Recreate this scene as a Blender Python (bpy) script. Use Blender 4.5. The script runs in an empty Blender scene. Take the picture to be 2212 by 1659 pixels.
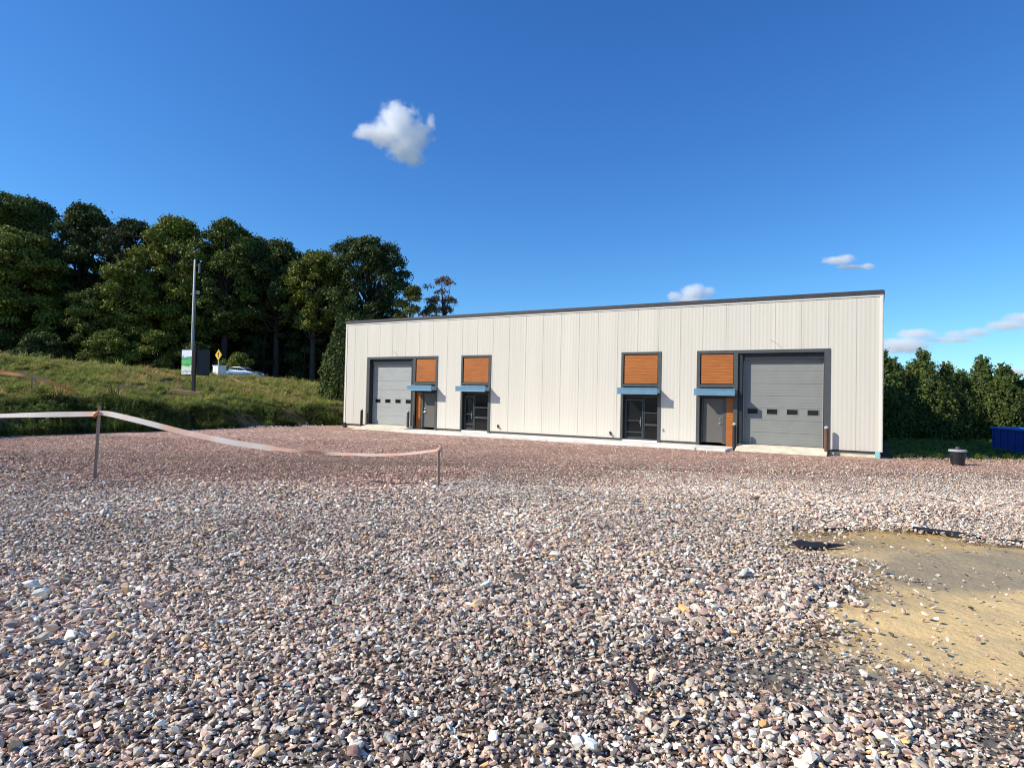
import bpy, bmesh, math, random
import numpy as np
from mathutils import Vector, Matrix
R = math.radians
S = bpy.context.scene
COL = S.collection

# ---------------------------------------------------------------- camera
CAM_H, PITCH, ROLL = 2.29, R(1.405), R(1.311)
cam = bpy.data.cameras.new('camera'); cam.sensor_width = 36; cam.lens = 1350 / 2212 * 36
cam.clip_start = .1; cam.clip_end = 9000
camo = bpy.data.objects.new('camera', cam); COL.objects.link(camo); S.camera = camo
fw = Vector((0, math.cos(PITCH), math.sin(PITCH))); u0 = Vector((0, -math.sin(PITCH), math.cos(PITCH))); r0 = Vector((1, 0, 0))
rt = math.cos(ROLL) * r0 + math.sin(ROLL) * u0; up = -math.sin(ROLL) * r0 + math.cos(ROLL) * u0
M = Matrix.Identity(4)
for i in range(3): M[i][0] = rt[i]; M[i][1] = up[i]; M[i][2] = -fw[i]
M[2][3] = CAM_H
camo.matrix_world = M

# ---------------------------------------------------------------- sky, sun, exposure
EL, AZ = R(35.5), R(258.8)
world = bpy.data.worlds.new('World'); S.world = world; world.use_nodes = True
wn = world.node_tree; sky = wn.nodes.new('ShaderNodeTexSky'); sky.sky_type = 'NISHITA'; sky.sun_disc = False
sky.sun_elevation = EL; sky.sun_rotation = AZ; sky.altitude = 300; sky.air_density = 1.0; sky.dust_density = 0.0; sky.ozone_density = 4.0
_sp = wn.nodes.new('ShaderNodeSeparateColor'); _cb = wn.nodes.new('ShaderNodeCombineColor'); wn.links.new(sky.outputs[0], _sp.inputs[0])
for _i, (_g, _k) in enumerate(((1.25, .45), (1.08, .90), (.86, 1.72))):      # deeper, cleaner blue of a very clear day
    _p = wn.nodes.new('ShaderNodeMath'); _p.operation = 'POWER'; _p.inputs[1].default_value = _g; wn.links.new(_sp.outputs[_i], _p.inputs[0])
    _m = wn.nodes.new('ShaderNodeMath'); _m.operation = 'MULTIPLY'; _m.inputs[1].default_value = _k; wn.links.new(_p.outputs[0], _m.inputs[0]); wn.links.new(_m.outputs[0], _cb.inputs[_i])
wn.links.new(_cb.outputs[0], wn.nodes['Background'].inputs[0]); wn.nodes['Background'].inputs[1].default_value = 0.11
sun = bpy.data.lights.new('sun', 'SUN'); sun.energy = 5.0; sun.angle = R(.5); sun.color = (1, .93, .82)
suno = bpy.data.objects.new('sun', sun); COL.objects.link(suno)
TS = Vector((math.sin(AZ) * math.cos(EL), math.cos(AZ) * math.cos(EL), math.sin(EL)))
suno.rotation_euler = TS.to_track_quat('Z', 'Y').to_euler(); suno.location = (-30, -10, 40)
S.view_settings.view_transform = 'Standard'; S.view_settings.look = 'None'; S.view_settings.exposure = 0.15; S.view_settings.gamma = 1
S.cycles.max_bounces = 24; S.cycles.diffuse_bounces = 5; S.cycles.glossy_bounces = 4; S.cycles.transmission_bounces = 6; S.cycles.transparent_max_bounces = 16; S.cycles.volume_bounces = 24; S.cycles.volume_max_steps = 256
S.cycles.use_denoising = True; S.cycles.pixel_filter_type = 'BLACKMAN_HARRIS'; S.cycles.filter_width = 1.1

# ---------------------------------------------------------------- materials
def srgb(r, g, b):
    return tuple(((c / 255) / 12.92 if c / 255 <= .04045 else ((c / 255 + .055) / 1.055) ** 2.4) for c in (r, g, b))
MATS = {}
def newmat(name):
    m = bpy.data.materials.new(name); m.use_nodes = True; MATS[name] = m
    return m, m.node_tree.nodes, m.node_tree.links, m.node_tree.nodes['Principled BSDF']
def mat(name, col, rough=.6, metal=0, noise=0, nscale=8, bump=0, bscale=40, spec=.5, stretch=(1, 1, 1)):
    if name in MATS: return MATS[name]
    m, N, L, P = newmat(name)
    P.inputs['Base Color'].default_value = (*col, 1); P.inputs['Roughness'].default_value = rough; P.inputs['Metallic'].default_value = metal
    P.inputs['Specular IOR Level'].default_value = spec
    if noise or bump:
        tc = N.new('ShaderNodeTexCoord'); mp = N.new('ShaderNodeMapping'); mp.inputs['Scale'].default_value = stretch
        L.new(tc.outputs['Object'], mp.inputs[0])
    if noise:
        n = N.new('ShaderNodeTexNoise'); n.inputs['Scale'].default_value = nscale; n.inputs['Detail'].default_value = 6; L.new(mp.outputs[0], n.inputs['Vector'])
        r = N.new('ShaderNodeMapRange'); r.inputs[1].default_value = .25; r.inputs[2].default_value = .75; r.inputs[3].default_value = 1 - noise; r.inputs[4].default_value = 1 + noise
        L.new(n.outputs[0], r.inputs[0])
        v = N.new('ShaderNodeVectorMath'); v.operation = 'SCALE'; v.inputs[0].default_value = col; L.new(r.outputs[0], v.inputs['Scale'])
        L.new(v.outputs[0], P.inputs['Base Color'])
    if bump:
        n = N.new('ShaderNodeTexNoise'); n.inputs['Scale'].default_value = bscale; n.inputs['Detail'].default_value = 4; L.new(mp.outputs[0], n.inputs['Vector'])
        b = N.new('ShaderNodeBump'); b.inputs['Strength'].default_value = bump; b.inputs['Distance'].default_value = .02; L.new(n.outputs[0], b.inputs['Height']); L.new(b.outputs[0], P.inputs['Normal'])
    return m

# ---------------------------------------------------------------- mesh helpers
class MB:
    def __init__(s): s.v = []; s.f = []; s.m = []; s.mi = 0
    def add(s, vs, fs):
        o = len(s.v); s.v += [tuple(p) for p in vs]; s.f += [tuple(i + o for i in f) for f in fs]; s.m += [s.mi] * len(fs); return s
    def box(s, x0, x1, y0, y1, z0, z1):
        return s.add([(x0,y0,z0),(x1,y0,z0),(x1,y1,z0),(x0,y1,z0),(x0,y0,z1),(x1,y0,z1),(x1,y1,z1),(x0,y1,z1)],
                     [(0,3,2,1),(4,5,6,7),(0,1,5,4),(1,2,6,5),(2,3,7,6),(3,0,4,7)])
    def prism(s, pts, y0, y1, ax=1):
        """outline pts (a,b) extruded along axis ax from y0 to y1"""
        n = len(pts)
        def P(a, b, c): return {0: (c, a, b), 1: (a, c, b), 2: (a, b, c)}[ax]
        vs = [P(a, b, y0) for a, b in pts] + [P(a, b, y1) for a, b in pts]
        fs = [tuple(range(n)), tuple(reversed(range(n, 2 * n)))] + [(i, (i + 1) % n + 0, (i + 1) % n + n, i + n)[::-1] for i in range(n)]
        return s.add(vs, fs)
    def tube(s, path, rads, seg=10, cap=True):
        path = [Vector(p) for p in path]; o = len(s.v); rings = []
        for i, p in enumerate(path):
            t = (path[min(i + 1, len(path) - 1)] - path[max(i - 1, 0)]).normalized()
            a = t.cross(Vector((0, 0, 1)) if abs(t.z) < .95 else Vector((1, 0, 0))).normalized(); b = t.cross(a)
            r = rads[i] if hasattr(rads, '__len__') else rads
            rings.append([p + (a * math.cos(k * 2 * math.pi / seg) + b * math.sin(k * 2 * math.pi / seg)) * r for k in range(seg)])
        vs = [q for rg in rings for q in rg]; fs = []
        for i in range(len(rings) - 1):
            for k in range(seg):
                fs.append((i * seg + k, i * seg + (k + 1) % seg, (i + 1) * seg + (k + 1) % seg, (i + 1) * seg + k))
        if cap: fs += [tuple(reversed(range(seg))), tuple(range((len(rings) - 1) * seg, len(rings) * seg))]
        return s.add(vs, fs)
    def build(s, name, mats, parent=None, bevel=0, smooth=False, loc=None):
        me = bpy.data.meshes.new(name); me.from_pydata(s.v, [], s.f)
        mats = mats if isinstance(mats, (list, tuple)) else [mats]
        for m in mats: me.materials.append(m)
        if len(mats) > 1: me.polygons.foreach_set('material_index', s.m)
        bm = bmesh.new(); bm.from_mesh(me); bmesh.ops.recalc_face_normals(bm, faces=bm.faces); bm.to_mesh(me); bm.free()
        if smooth: me.polygons.foreach_set('use_smooth', [True] * len(me.polygons))
        o = bpy.data.objects.new(name, me); COL.objects.link(o)
        if parent is not None: o.parent = parent
        if loc: o.location = loc
        if bevel:
            b = o.modifiers.new('bevel', 'BEVEL'); b.width = bevel; b.segments = 2; b.limit_method = 'ANGLE'
        return o
def tag(o, label=None, cat=None, group=None, kind=None):
    if label: o['label'] = label
    if cat: o['category'] = cat
    if group: o['group'] = group
    if kind: o['kind'] = kind
    return o
def empty(name, loc, rz=0, **k):
    o = bpy.data.objects.new(name, None); COL.objects.link(o); o.location = loc; o.rotation_euler = (0, 0, rz); o.empty_display_size = .2
    return tag(o, **k)
def npmesh(name, co, faces, mats, parent=None, cols=None, loc=None, flat=True):
    """co (n,3), faces (m,k) numpy -> mesh object, with per-face-corner colour 'col'"""
    me = bpy.data.meshes.new(name); k = faces.shape[1]; m = len(faces)
    me.vertices.add(len(co)); me.vertices.foreach_set('co', co.astype(np.float32).ravel())
    me.loops.add(m * k); me.loops.foreach_set('vertex_index', faces.astype(np.int32).ravel())
    me.polygons.add(m); me.polygons.foreach_set('loop_start', np.arange(0, m * k, k, dtype=np.int32))
    me.update(calc_edges=True); me.validate()
    if cols is not None:
        a = me.attributes.new('col', 'FLOAT_COLOR', 'POINT'); a.data.foreach_set('color', np.c_[cols, np.ones(len(cols))].astype(np.float32).ravel())
    for mm in (mats if isinstance(mats, list) else [mats]): me.materials.append(mm)
    o = bpy.data.objects.new(name, me); COL.objects.link(o)
    if parent is not None: o.parent = parent
    if loc is not None: o.location = loc
    return o

# ---------------------------------------------------------------- terrain shape
def sstep(a,b,x):
    t=np.clip((x-a)/(b-a),0,1); return t*t*(3-2*t)
def vnoise(x,y,s,seed=0):
    """smooth value noise, cell size s"""
    x=np.asarray(x,float)/s; y=np.asarray(y,float)/s
    xi=np.floor(x); yi=np.floor(y); fx=x-xi; fy=y-yi
    fx=fx*fx*(3-2*fx); fy=fy*fy*(3-2*fy)
    def h(a,b):
        v=np.sin(a*127.1+b*311.7+seed*74.7)*43758.5453
        return v-np.floor(v)
    return (h(xi,yi)*(1-fx)+h(xi+1,yi)*fx)*(1-fy)+(h(xi,yi+1)*(1-fx)+h(xi+1,yi+1)*fx)*fy
def bank_d(x,y): return -.885*(x+22.6)+.465*(y-28.8)+(vnoise(x,y,7,3)-.5)*1.6
def height(x,y):
    x=np.asarray(x,float); y=np.asarray(y,float)
    edge=np.interp(x,[-30,-14,-12,-8.4,-5.6,-1,3,30],[20,16.2,14.9,12.6,12.8,13.8,11,7])
    w=np.interp(x,[-12,-1,4,30],[.45,.6,9,12])
    edge=edge+(vnoise(x,y,1.7,5)-.5)*.9
    m=1-sstep(0,1,(y-edge)/w)
    z=.08+.40*m+.14*np.exp(-((x+12.5)/2.6)**2-((y-14.2)/1.6)**2)
    z=z+(vnoise(x,y,2.3,1)-.5)*.10*(.25+.75*m)+(vnoise(x,y,.8,2)-.5)*.045*(.3+.7*m)
    # lot settles to the foot of the building
    bx=(x+11.754)*.8635-(y-44.043)*.5043; bp=-(x+11.754)*.5043-(y-44.043)*.8635
    z=np.where((bp>-14)&(bp<1)&(bx>-.5)&(bx<33),np.minimum(z,.06),z)
    d=bank_d(x,y)
    zr=np.clip(4.33-(y-45)*.034,2.9,5.0)
    b=1.15*sstep(0,1.5,d)+(zr-1.15)*np.clip((d-1.5)/18.5,0,1)
    b=b+(vnoise(x,y,3.1,7)-.5)*.35*sstep(1,4,d)*(1-sstep(17,20,d))
    b=b+2.6*sstep(34,70,d)
    return z+b-(.35*sstep(.5,6,x-24)*sstep(5,0,0*x))*0
SAND=np.array([(4.0,8.9),(4.54,9.12),(5.52,9.4),(6.22,9.36),(6.55,8.79),(7.4,8.3),(9.5,7.9),(9.5,4.0),(3.9,4.05),(3.3,4.25),(2.8,4.4),(2.35,4.6),(2.3,4.9),(2.75,5.4),(3.15,5.85),(3.5,6.3),(3.95,6.9),(4.0,7.5),(3.7,8.0)])
def sdpoly(x,y,P):
    """signed distance, negative inside"""
    x=np.asarray(x,float); y=np.asarray(y,float)
    d=np.full(x.shape,1e9); ins=np.zeros(x.shape,bool)
    for i in range(len(P)):
        a=P[i-1]; b=P[i]; e=b-a
        t=np.clip(((x-a[0])*e[0]+(y-a[1])*e[1])/(e@e),0,1)
        d=np.minimum(d,np.hypot(x-a[0]-t*e[0],y-a[1]-t*e[1]))
        c=((a[1]>y)!=(b[1]>y))&(x<(b[0]-a[0])*(y-a[1])/((b[1]-a[1])+1e-12)+a[0])
        ins^=c
    return np.where(ins,-d,d)
def H(x, y): return float(height(x, y))
rng = np.random.default_rng(7); random.seed(7)

def axis(lo, hi, parts):
    """parts: list of (a,b,step) ; geometric growth outside"""
    xs = []
    for a, b, s in parts: xs += list(np.arange(a, b, s))
    xs.append(parts[-1][1]); st = 1.; x = xs[-1]
    while x < hi: st *= 1.35; x += st; xs.append(x)
    st = 1.; x = xs[0]; pre = []
    while x > lo: st *= 1.35; x -= st; pre.append(x)
    return np.array(pre[::-1] + xs)
gx = axis(-1500, 1500, [(-70, -15, .5), (-15, 13, .085), (13, 45, .4)])
gy = axis(-120, 2500, [(1.5, 17.5, .085), (17.5, 95, .45)])
GX, GY = np.meshgrid(gx, gy); ny, nx = GX.shape
GZ = height(GX, GY)
sd = -.20 + sdpoly(GX, GY, SAND) + (vnoise(GX, GY, .5, 11) - .5) * .55 + (vnoise(GX, GY, .16, 12) - .5) * .25
sand = 1 - sstep(-.55, .25, sd + (vnoise(GX, GY, .08, 14) - .5) * .5)
far_lip = sstep(8.0, 8.6, GY)
GZ = GZ - sand * (.018 + .03 * far_lip) + sand * ((vnoise(GX, GY, .3, 13) - .5) * .035 + (vnoise(GX * .6 + GY * .8, GX * .12, .17, 15) - .5) * .022)
co = np.stack([GX, GY, GZ], -1).reshape(-1, 3)
idx = np.arange(nx * ny).reshape(ny, nx)
fc = np.stack([idx[:-1, :-1], idx[:-1, 1:], idx[1:, 1:], idx[1:, :-1]], -1).reshape(-1, 4)
BD = bank_d(GX, GY)
grass = sstep(-.3, .5, BD + (vnoise(GX, GY, .8, 21) - .5) * .8)
# weedy earth right of the building, beyond the edge of the lot
rx = GX - (17.2 + (GY - 26.3) * .45) ; ry = GY - (26.6 + (GX - 18) * .10)
rgt = sstep(-.4, .9, ry + (vnoise(GX, GY, 1.3, 23) - .5) * 1.5) * (GX > 16.6)
behind = ((-(GX + 11.754) * .5043 - (GY - 44.043) * .8635) < -1.5)
grass = np.maximum(grass, np.maximum(rgt, behind * sstep(0, 1, -(GX*0) + 1)))
grass = np.where(GY < 1, 0, grass)
pink = sstep(0, 1, (GY - 13.5 + .0 * GX + (vnoise(GX, GY, 3, 31) - .5) * 5 + np.where(GX < -1, 2.5, 0) - np.clip(GX - 4, 0, 8) * .4) / np.interp(GX, [-1.5, 4], [5., 10]))
dark = np.exp(-(((GX - 1.9) / 1.0) ** 2 + ((GY - 4.3) / .55) ** 2)) + .7 * np.exp(-(((GX - 3.0) / .6) ** 2 + ((GY - 3.5) / .4) ** 2))
dark = np.clip(dark * (.3 + 1.1 * vnoise(GX, GY, .3, 41)), 0, .8)

m, N, L, P = newmat('ground')
def attr(nm):
    a = N.new('ShaderNodeAttribute'); a.attribute_name = nm; return a.outputs['Fac']
def mix(a, b, f, t='MIX'):
    x = N.new('ShaderNodeMix'); x.data_type = 'RGBA'; x.blend_type = t; x.clamp_factor = True
    for s_, v_ in ((x.inputs[6], a), (x.inputs[7], b), (x.inputs[0], f)):
        if hasattr(v_, 'is_output') or isinstance(v_, bpy.types.NodeSocket): L.new(v_, s_)
        elif isinstance(v_, tuple): s_.default_value = (*v_, 1)
        else: s_.default_value = v_
    return x.outputs[2]
def ramp(src, stops, interp='LINEAR'):
    r = N.new('ShaderNodeValToRGB'); r.color_ramp.interpolation = interp; e = r.color_ramp.elements
    while len(e) < len(stops): e.new(.5)
    for i, (p_, c_) in enumerate(stops): e[i].position = p_; e[i].color = (*c_, 1)
    L.new(src, r.inputs[0]); return r.outputs[0]
def noise(scale, detail=4, rough=.55, vec=None):
    n = N.new('ShaderNodeTexNoise'); n.inputs['Scale'].default_value = scale; n.inputs['Detail'].default_value = detail; n.inputs['Roughness'].default_value = rough
    L.new(vec or tc.outputs['Object'], n.inputs['Vector']); return n.outputs[0]
tc = N.new('ShaderNodeTexCoord')
def voro(scale):
    v = N.new('ShaderNodeTexVoronoi'); v.inputs['Scale'].default_value = scale; L.new(tc.outputs['Object'], v.inputs['Vector']); return v
v1 = voro(13.0); v2 = voro(5.5)
sep1 = N.new('ShaderNodeSeparateColor'); L.new(v1.outputs['Color'], sep1.inputs[0])
sep2 = N.new('ShaderNodeSeparateColor'); L.new(v2.outputs['Color'], sep2.inputs[0])
st_near = ramp(sep1.outputs[0], [(0, (.09, .075, .07)), (.25, (.24, .20, .175)), (.55, (.42, .35, .30)), (.8, (.58, .49, .40)), (1, (.85, .80, .70))])
st_pink = ramp(sep1.outputs[1], [(0, (.13, .08, .07)), (.25, (.29, .19, .165)), (.6, (.40, .28, .24)), (.85, (.54, .40, .33)), (1, (.85, .70, .56))])
grain = ramp(sep2.outputs[0], [(0, (.72, .72, .72)), (1, (1.28, 1.26, 1.24))])
stone = mix(st_near, st_pink, attr('pink'))
stone = mix(stone, grain, 1.0, 'MULTIPLY'); stone = mix(stone, (1.33, 1.22, 1.09), 1.0, 'MULTIPLY')
patch = ramp(noise(.35, 5), [(.3, (.82, .84, .84)), (.7, (1.16, 1.12, 1.1))])
stone = mix(stone, patch, 1.0, 'MULTIPLY')
stone = mix(stone, mix((.33, .27, .21), (.24, .2, .15), noise(14, 3)), ramp(noise(.9, 6, .65), [(.55, (0, 0, 0)), (.75, (.45, .45, .45))]))
soil_n = noise(30, 6, .7)
under = mix((.026, .02, .016), (.095, .076, .062), soil_n)  # soil under the stones, darkened to paint the shadowed gaps
col = mix(stone, mix(stone, under, .75), attr('near'))
col = mix(col, mix((.22, .20, .165), (.46, .41, .33), soil_n), attr('dark'))
sandc = mix((.88, .60, .24), (.76, .58, .31), noise(2.2, 5, .6))
sxyz = N.new('ShaderNodeSeparateXYZ'); L.new(tc.outputs['Object'], sxyz.inputs[0]); fy = N.new('ShaderNodeMapRange'); fy.inputs[1].default_value = 7.9; fy.inputs[2].default_value = 8.7; L.new(sxyz.outputs[1], fy.inputs[0])
sandc = mix(sandc, mix((.80, .47, .12), (.62, .42, .16), noise(3.1, 5, .6)), fy.outputs[0])   # damper ochre sand at the far end
sandc = mix(sandc, mix((.25, .21, .145), (.45, .37, .24), noise(25, 5, .8)), ramp(attr('dirt'), [(.35, (0, 0, 0)), (.75, (.9, .9, .9))]))
sandc = mix(sandc, ramp(noise(60, 4, .8), [(.3, (.75, .74, .72)), (.7, (1.15, 1.15, 1.15))]), 1.0, 'MULTIPLY')
col = mix(col, sandc, attr('sand'))
grc = mix((.075, .075, .024), (.20, .15, .07), noise(1.3, 7, .7))
grc = mix(grc, (.27, .175, .095), ramp(noise(.45, 4), [(.56, (0, 0, 0)), (.68, (.8, .8, .8))]))
col = mix(col, grc, attr('grass'))
L.new(col, P.inputs['Base Color']); P.inputs['Roughness'].default_value = .95; P.inputs['Specular IOR Level'].default_value = .15
bh = N.new('ShaderNodeMath'); bh.operation = 'MULTIPLY_ADD'; L.new(v1.outputs['Distance'], bh.inputs[0]); bh.inputs[1].default_value = -.9; L.new(noise(45, 5, .75), bh.inputs[2])
bst = N.new('ShaderNodeMath'); bst.operation = 'MULTIPLY_ADD'; L.new(attr('sand'), bst.inputs[0]); bst.inputs[1].default_value = -.55; bst.inputs[2].default_value = .95
b = N.new('ShaderNodeBump'); b.inputs['Distance'].default_value = .05; L.new(bst.outputs[0], b.inputs['Strength']); L.new(bh.outputs[0], b.inputs['Height']); L.new(b.outputs[0], P.inputs['Normal'])
ground = npmesh('ground', co, fc, m); tag(ground, kind='structure')
ground.data.polygons.foreach_set('use_smooth', [True] * len(ground.data.polygons))
dirt = vnoise(GX, GY, 1.6, 51) * .5 + vnoise(GX * .4, GY, .35, 52) * .35 + np.exp(-((GY - 7.0 - (GX - 4.5) * .05) / .72) ** 2) * sstep(3.6, 5.2, GX) * .8 + .15 * (vnoise(GX, GY, .12, 53)) - .12
near = 1 - sstep(18, 26, GY)
for nm, arr in dict(sand=sand, grass=grass, pink=pink, dark=dark, dirt=dirt, near=near).items():
    a = ground.data.attributes.new(nm, 'FLOAT', 'POINT'); a.data.foreach_set('value', arr.astype(np.float32).ravel())

# ---------------------------------------------------------------- instanced stuff (gravel, grass)
def scatter(name, label, pts, rot, scl, idx, cols, protos, kind='stuff', cat=None):
    me = bpy.data.meshes.new(name); n = len(pts); me.vertices.add(n); me.vertices.foreach_set('co', pts.astype(np.float32).ravel())
    a = me.attributes.new('rot', 'FLOAT_VECTOR', 'POINT'); a.data.foreach_set('vector', rot.astype(np.float32).ravel())
    a = me.attributes.new('scl', 'FLOAT_VECTOR', 'POINT'); a.data.foreach_set('vector', scl.astype(np.float32).ravel())
    a = me.attributes.new('pick', 'INT', 'POINT'); a.data.foreach_set('value', idx.astype(np.int32).ravel())
    a = me.attributes.new('tint', 'FLOAT_COLOR', 'POINT'); a.data.foreach_set('color', np.c_[cols, np.ones(n)].astype(np.float32).ravel())
    o = bpy.data.objects.new(name, me); COL.objects.link(o); tag(o, label, cat, kind=kind)
    pc = bpy.data.collections.new(name + '_shapes')
    for p in protos: pc.objects.link(p)
    ng = bpy.data.node_groups.new(name, 'GeometryNodeTree')
    ng.interface.new_socket('Geometry', in_out='INPUT', socket_type='NodeSocketGeometry'); ng.interface.new_socket('Geometry', in_out='OUTPUT', socket_type='NodeSocketGeometry')
    n_ = ng.nodes; l_ = ng.links; gi = n_.new('NodeGroupInput'); go = n_.new('NodeGroupOutput'); ip = n_.new('GeometryNodeInstanceOnPoints')
    ci = n_.new('GeometryNodeCollectionInfo'); ci.inputs['Collection'].default_value = pc; ci.inputs['Separate Children'].default_value = True; ci.inputs['Reset Children'].default_value = True
    l_.new(gi.outputs[0], ip.inputs['Points']); l_.new(ci.outputs[0], ip.inputs['Instance']); ip.inputs['Pick Instance'].default_value = True
    def na(nm, t):
        x = n_.new('GeometryNodeInputNamedAttribute'); x.data_type = t; x.inputs['Name'].default_value = nm; return x.outputs['Attribute']
    l_.new(na('pick', 'INT'), ip.inputs['Instance Index'])
    er = n_.new('FunctionNodeEulerToRotation'); l_.new(na('rot', 'FLOAT_VECTOR'), er.inputs[0]); l_.new(er.outputs[0], ip.inputs['Rotation'])
    l_.new(na('scl', 'FLOAT_VECTOR'), ip.inputs['Scale']); l_.new(ip.outputs[0], go.inputs[0])
    md = o.modifiers.new('scatter', 'NODES'); md.node_group = ng
    return o
def proto(name, vs, fs, mt, smooth=False):
    me = bpy.data.meshes.new(name); me.from_pydata(vs, [], fs); me.materials.append(mt)
    if smooth: me.polygons.foreach_set('use_smooth', [True] * len(me.polygons))
    return bpy.data.objects.new(name, me)

m, N, L, P = newmat('stone')
a = N.new('ShaderNodeAttribute'); a.attribute_type = 'INSTANCER'; a.attribute_name = 'tint'
tc = N.new('ShaderNodeTexCoord')
L.new(mix(a.outputs['Color'], ramp(noise(2.5, 4, .7), [(.3, (.7, .69, .68)), (.7, (1.25, 1.25, 1.24))]), 1.0, 'MULTIPLY'), P.inputs['Base Color'])
P.inputs['Roughness'].default_value = .8; P.inputs['Specular IOR Level'].default_value = .3
stone_mat = m
protos = []
for k in range(8):
    bm = bmesh.new()
    for _ in range(13 + k % 4):
        d = Vector((random.gauss(0, 1), random.gauss(0, 1), random.gauss(0, 1))).normalized() * random.uniform(.8, 1)
        bm.verts.new((d.x * .5, d.y * .40, d.z * .29))
    r_ = bmesh.ops.convex_hull(bm, input=bm.verts)
    bmesh.ops.delete(bm, geom=[g for g in r_['geom_interior'] if isinstance(g, bmesh.types.BMVert)], context='VERTS')
    me = bpy.data.meshes.new('stone_shape'); bm.to_mesh(me); bm.free(); me.materials.append(stone_mat); protos.append(bpy.data.objects.new('stone_shape', me))
def wedge(n, y0, y1, margin=2.0):
    """random points inside the wedge of ground in front of the viewer"""
    y = np.sqrt(rng.uniform(y0 * y0, y1 * y1, n)); x = rng.uniform(-1, 1, n) * (.82 * y + margin) - .02 * y
    return x, y
PAL = np.array([(.52,.39,.33),(.43,.37,.32),(.68,.62,.54),(.88,.85,.77),(.60,.46,.29),(.17,.155,.145),(.29,.19,.165),(.75,.44,.18),(.38,.38,.34),(.74,.55,.43)])
PAL = np.minimum(PAL * (1.24, 1.15, 1.04), .92); PW = np.array([.17,.20,.19,.10,.07,.08,.07,.006,.085,.03]); PW /= PW.sum()
PINK = np.array([(.44,.30,.25),(.36,.24,.205),(.54,.39,.32),(.25,.16,.14),(.88,.74,.60),(.48,.37,.29)])
PINK = np.minimum(PINK * (1.27, 1.14, .98), .93)
X, Y, SZ, C, = [], [], [], []
for (y0, y1, dens, smin, smax) in ((2.0, 6, 2000, .018, .052), (6, 10, 1500, .022, .052), (10, 14.5, 900, .026, .055), (14.5, 20, 420, .028, .055), (20, 30, 130, .03, .06)):
    area = (.82 * (y1 * y1 - y0 * y0) + 4.0 * (y1 - y0)); n = int(area * dens); x, y = wedge(n, y0, y1)
    s = smin + (smax - smin) * rng.random(n) ** 2.0
    big = rng.random(n) < (.005 if y0 < 12 else 0); s = np.where(big, rng.uniform(.06, .1, n), s)
    X.append(x); Y.append(y); SZ.append(s)
X = np.concatenate(X); Y = np.concatenate(Y); SZ = np.concatenate(SZ)
sdp = -.17 + sdpoly(X, Y, SAND) + (vnoise(X, Y, .5, 11) - .5) * .55 + (vnoise(X, Y, .16, 12) - .5) * .25
keep = (sdp > .12) | (rng.random(len(X)) < np.clip(.10 + .5 * sstep(-.35, .12, sdp), 0, 1)) & (sdp > -.5) | (rng.random(len(X)) < .014)
dk = np.exp(-(((X - 1.9) / 1.0) ** 2 + ((Y - 4.3) / .55) ** 2)) + .7 * np.exp(-(((X - 3.0) / .6) ** 2 + ((Y - 3.5) / .4) ** 2))
SZ = SZ * (1 - .35 * np.clip(dk, 0, 1)) * (.72 + .55 * vnoise(X, Y, 1.9, 91)) 
keep &= rng.random(len(X)) > .6 * np.clip(dk * (.4 + 1.2 * vnoise(X, Y, .35, 41)), 0, 1)
keep &= bank_d(X, Y) < .2
pk = np.interp(Y + (vnoise(X, Y, 3, 31) - .5) * 5 + np.where(X < -1, 2.5, 0) - np.clip(X - 4, 0, 8) * .4 - 13.5, [0, 1], [0, 1]); pk = sstep(0, 1, (Y - 13.5 + (vnoise(X, Y, 3, 31) - .5) * 5 + np.where(X < -1, 2.5, 0) - np.clip(X - 4, 0, 8) * .4) / np.interp(X, [-1.5, 4], [5., 10]))
keep &= ~((pk > .5) & (X < 4) & (rng.random(len(X)) < .15))
bxs = (X + 11.754) * .8635 - (Y - 44.043) * .5043; bps = -(X + 11.754) * .5043 - (Y - 44.043) * .8635
keep &= ~((bps < 2.6) & (bxs > 0) & (bxs < 33))
X, Y, SZ, pk, dk = X[keep], Y[keep], SZ[keep], pk[keep], dk[keep]; n = len(X)
cols = PAL[rng.choice(len(PAL), n, p=PW)]; pc_ = PINK[rng.choice(len(PINK), n, p=[.28,.24,.2,.12,.04,.12])]
usep = rng.random(n) < pk * .9; cols = np.where(usep[:, None], pc_, cols) * rng.uniform(.75, 1.25, n)[:, None]
cols *= ((1 - .2 * np.clip(dk, 0, 1)) * (.82 + .36 * (.6 * vnoise(X, Y, 2.7, 92) + .4 * vnoise(X * .5, Y, .9, 93))))[:, None]
Z = height(X, Y) + SZ * rng.uniform(-.1, .75, n) + np.where(Y < 14, .004, 0)
rot = np.c_[rng.normal(0, .42, n), rng.normal(0, .42, n), rng.uniform(0, 6.28, n)]
scl = SZ[:, None] * np.c_[rng.uniform(1.1, 1.75, n), rng.uniform(1.0, 1.5, n), rng.uniform(.75, 1.3, n)]
scatter('gravel', 'crushed pink, grey and tan stone covering the lot in front of the building', np.c_[X, Y, Z], rot, scl, rng.integers(0, 8, n), cols, protos)
NST = n

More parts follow.
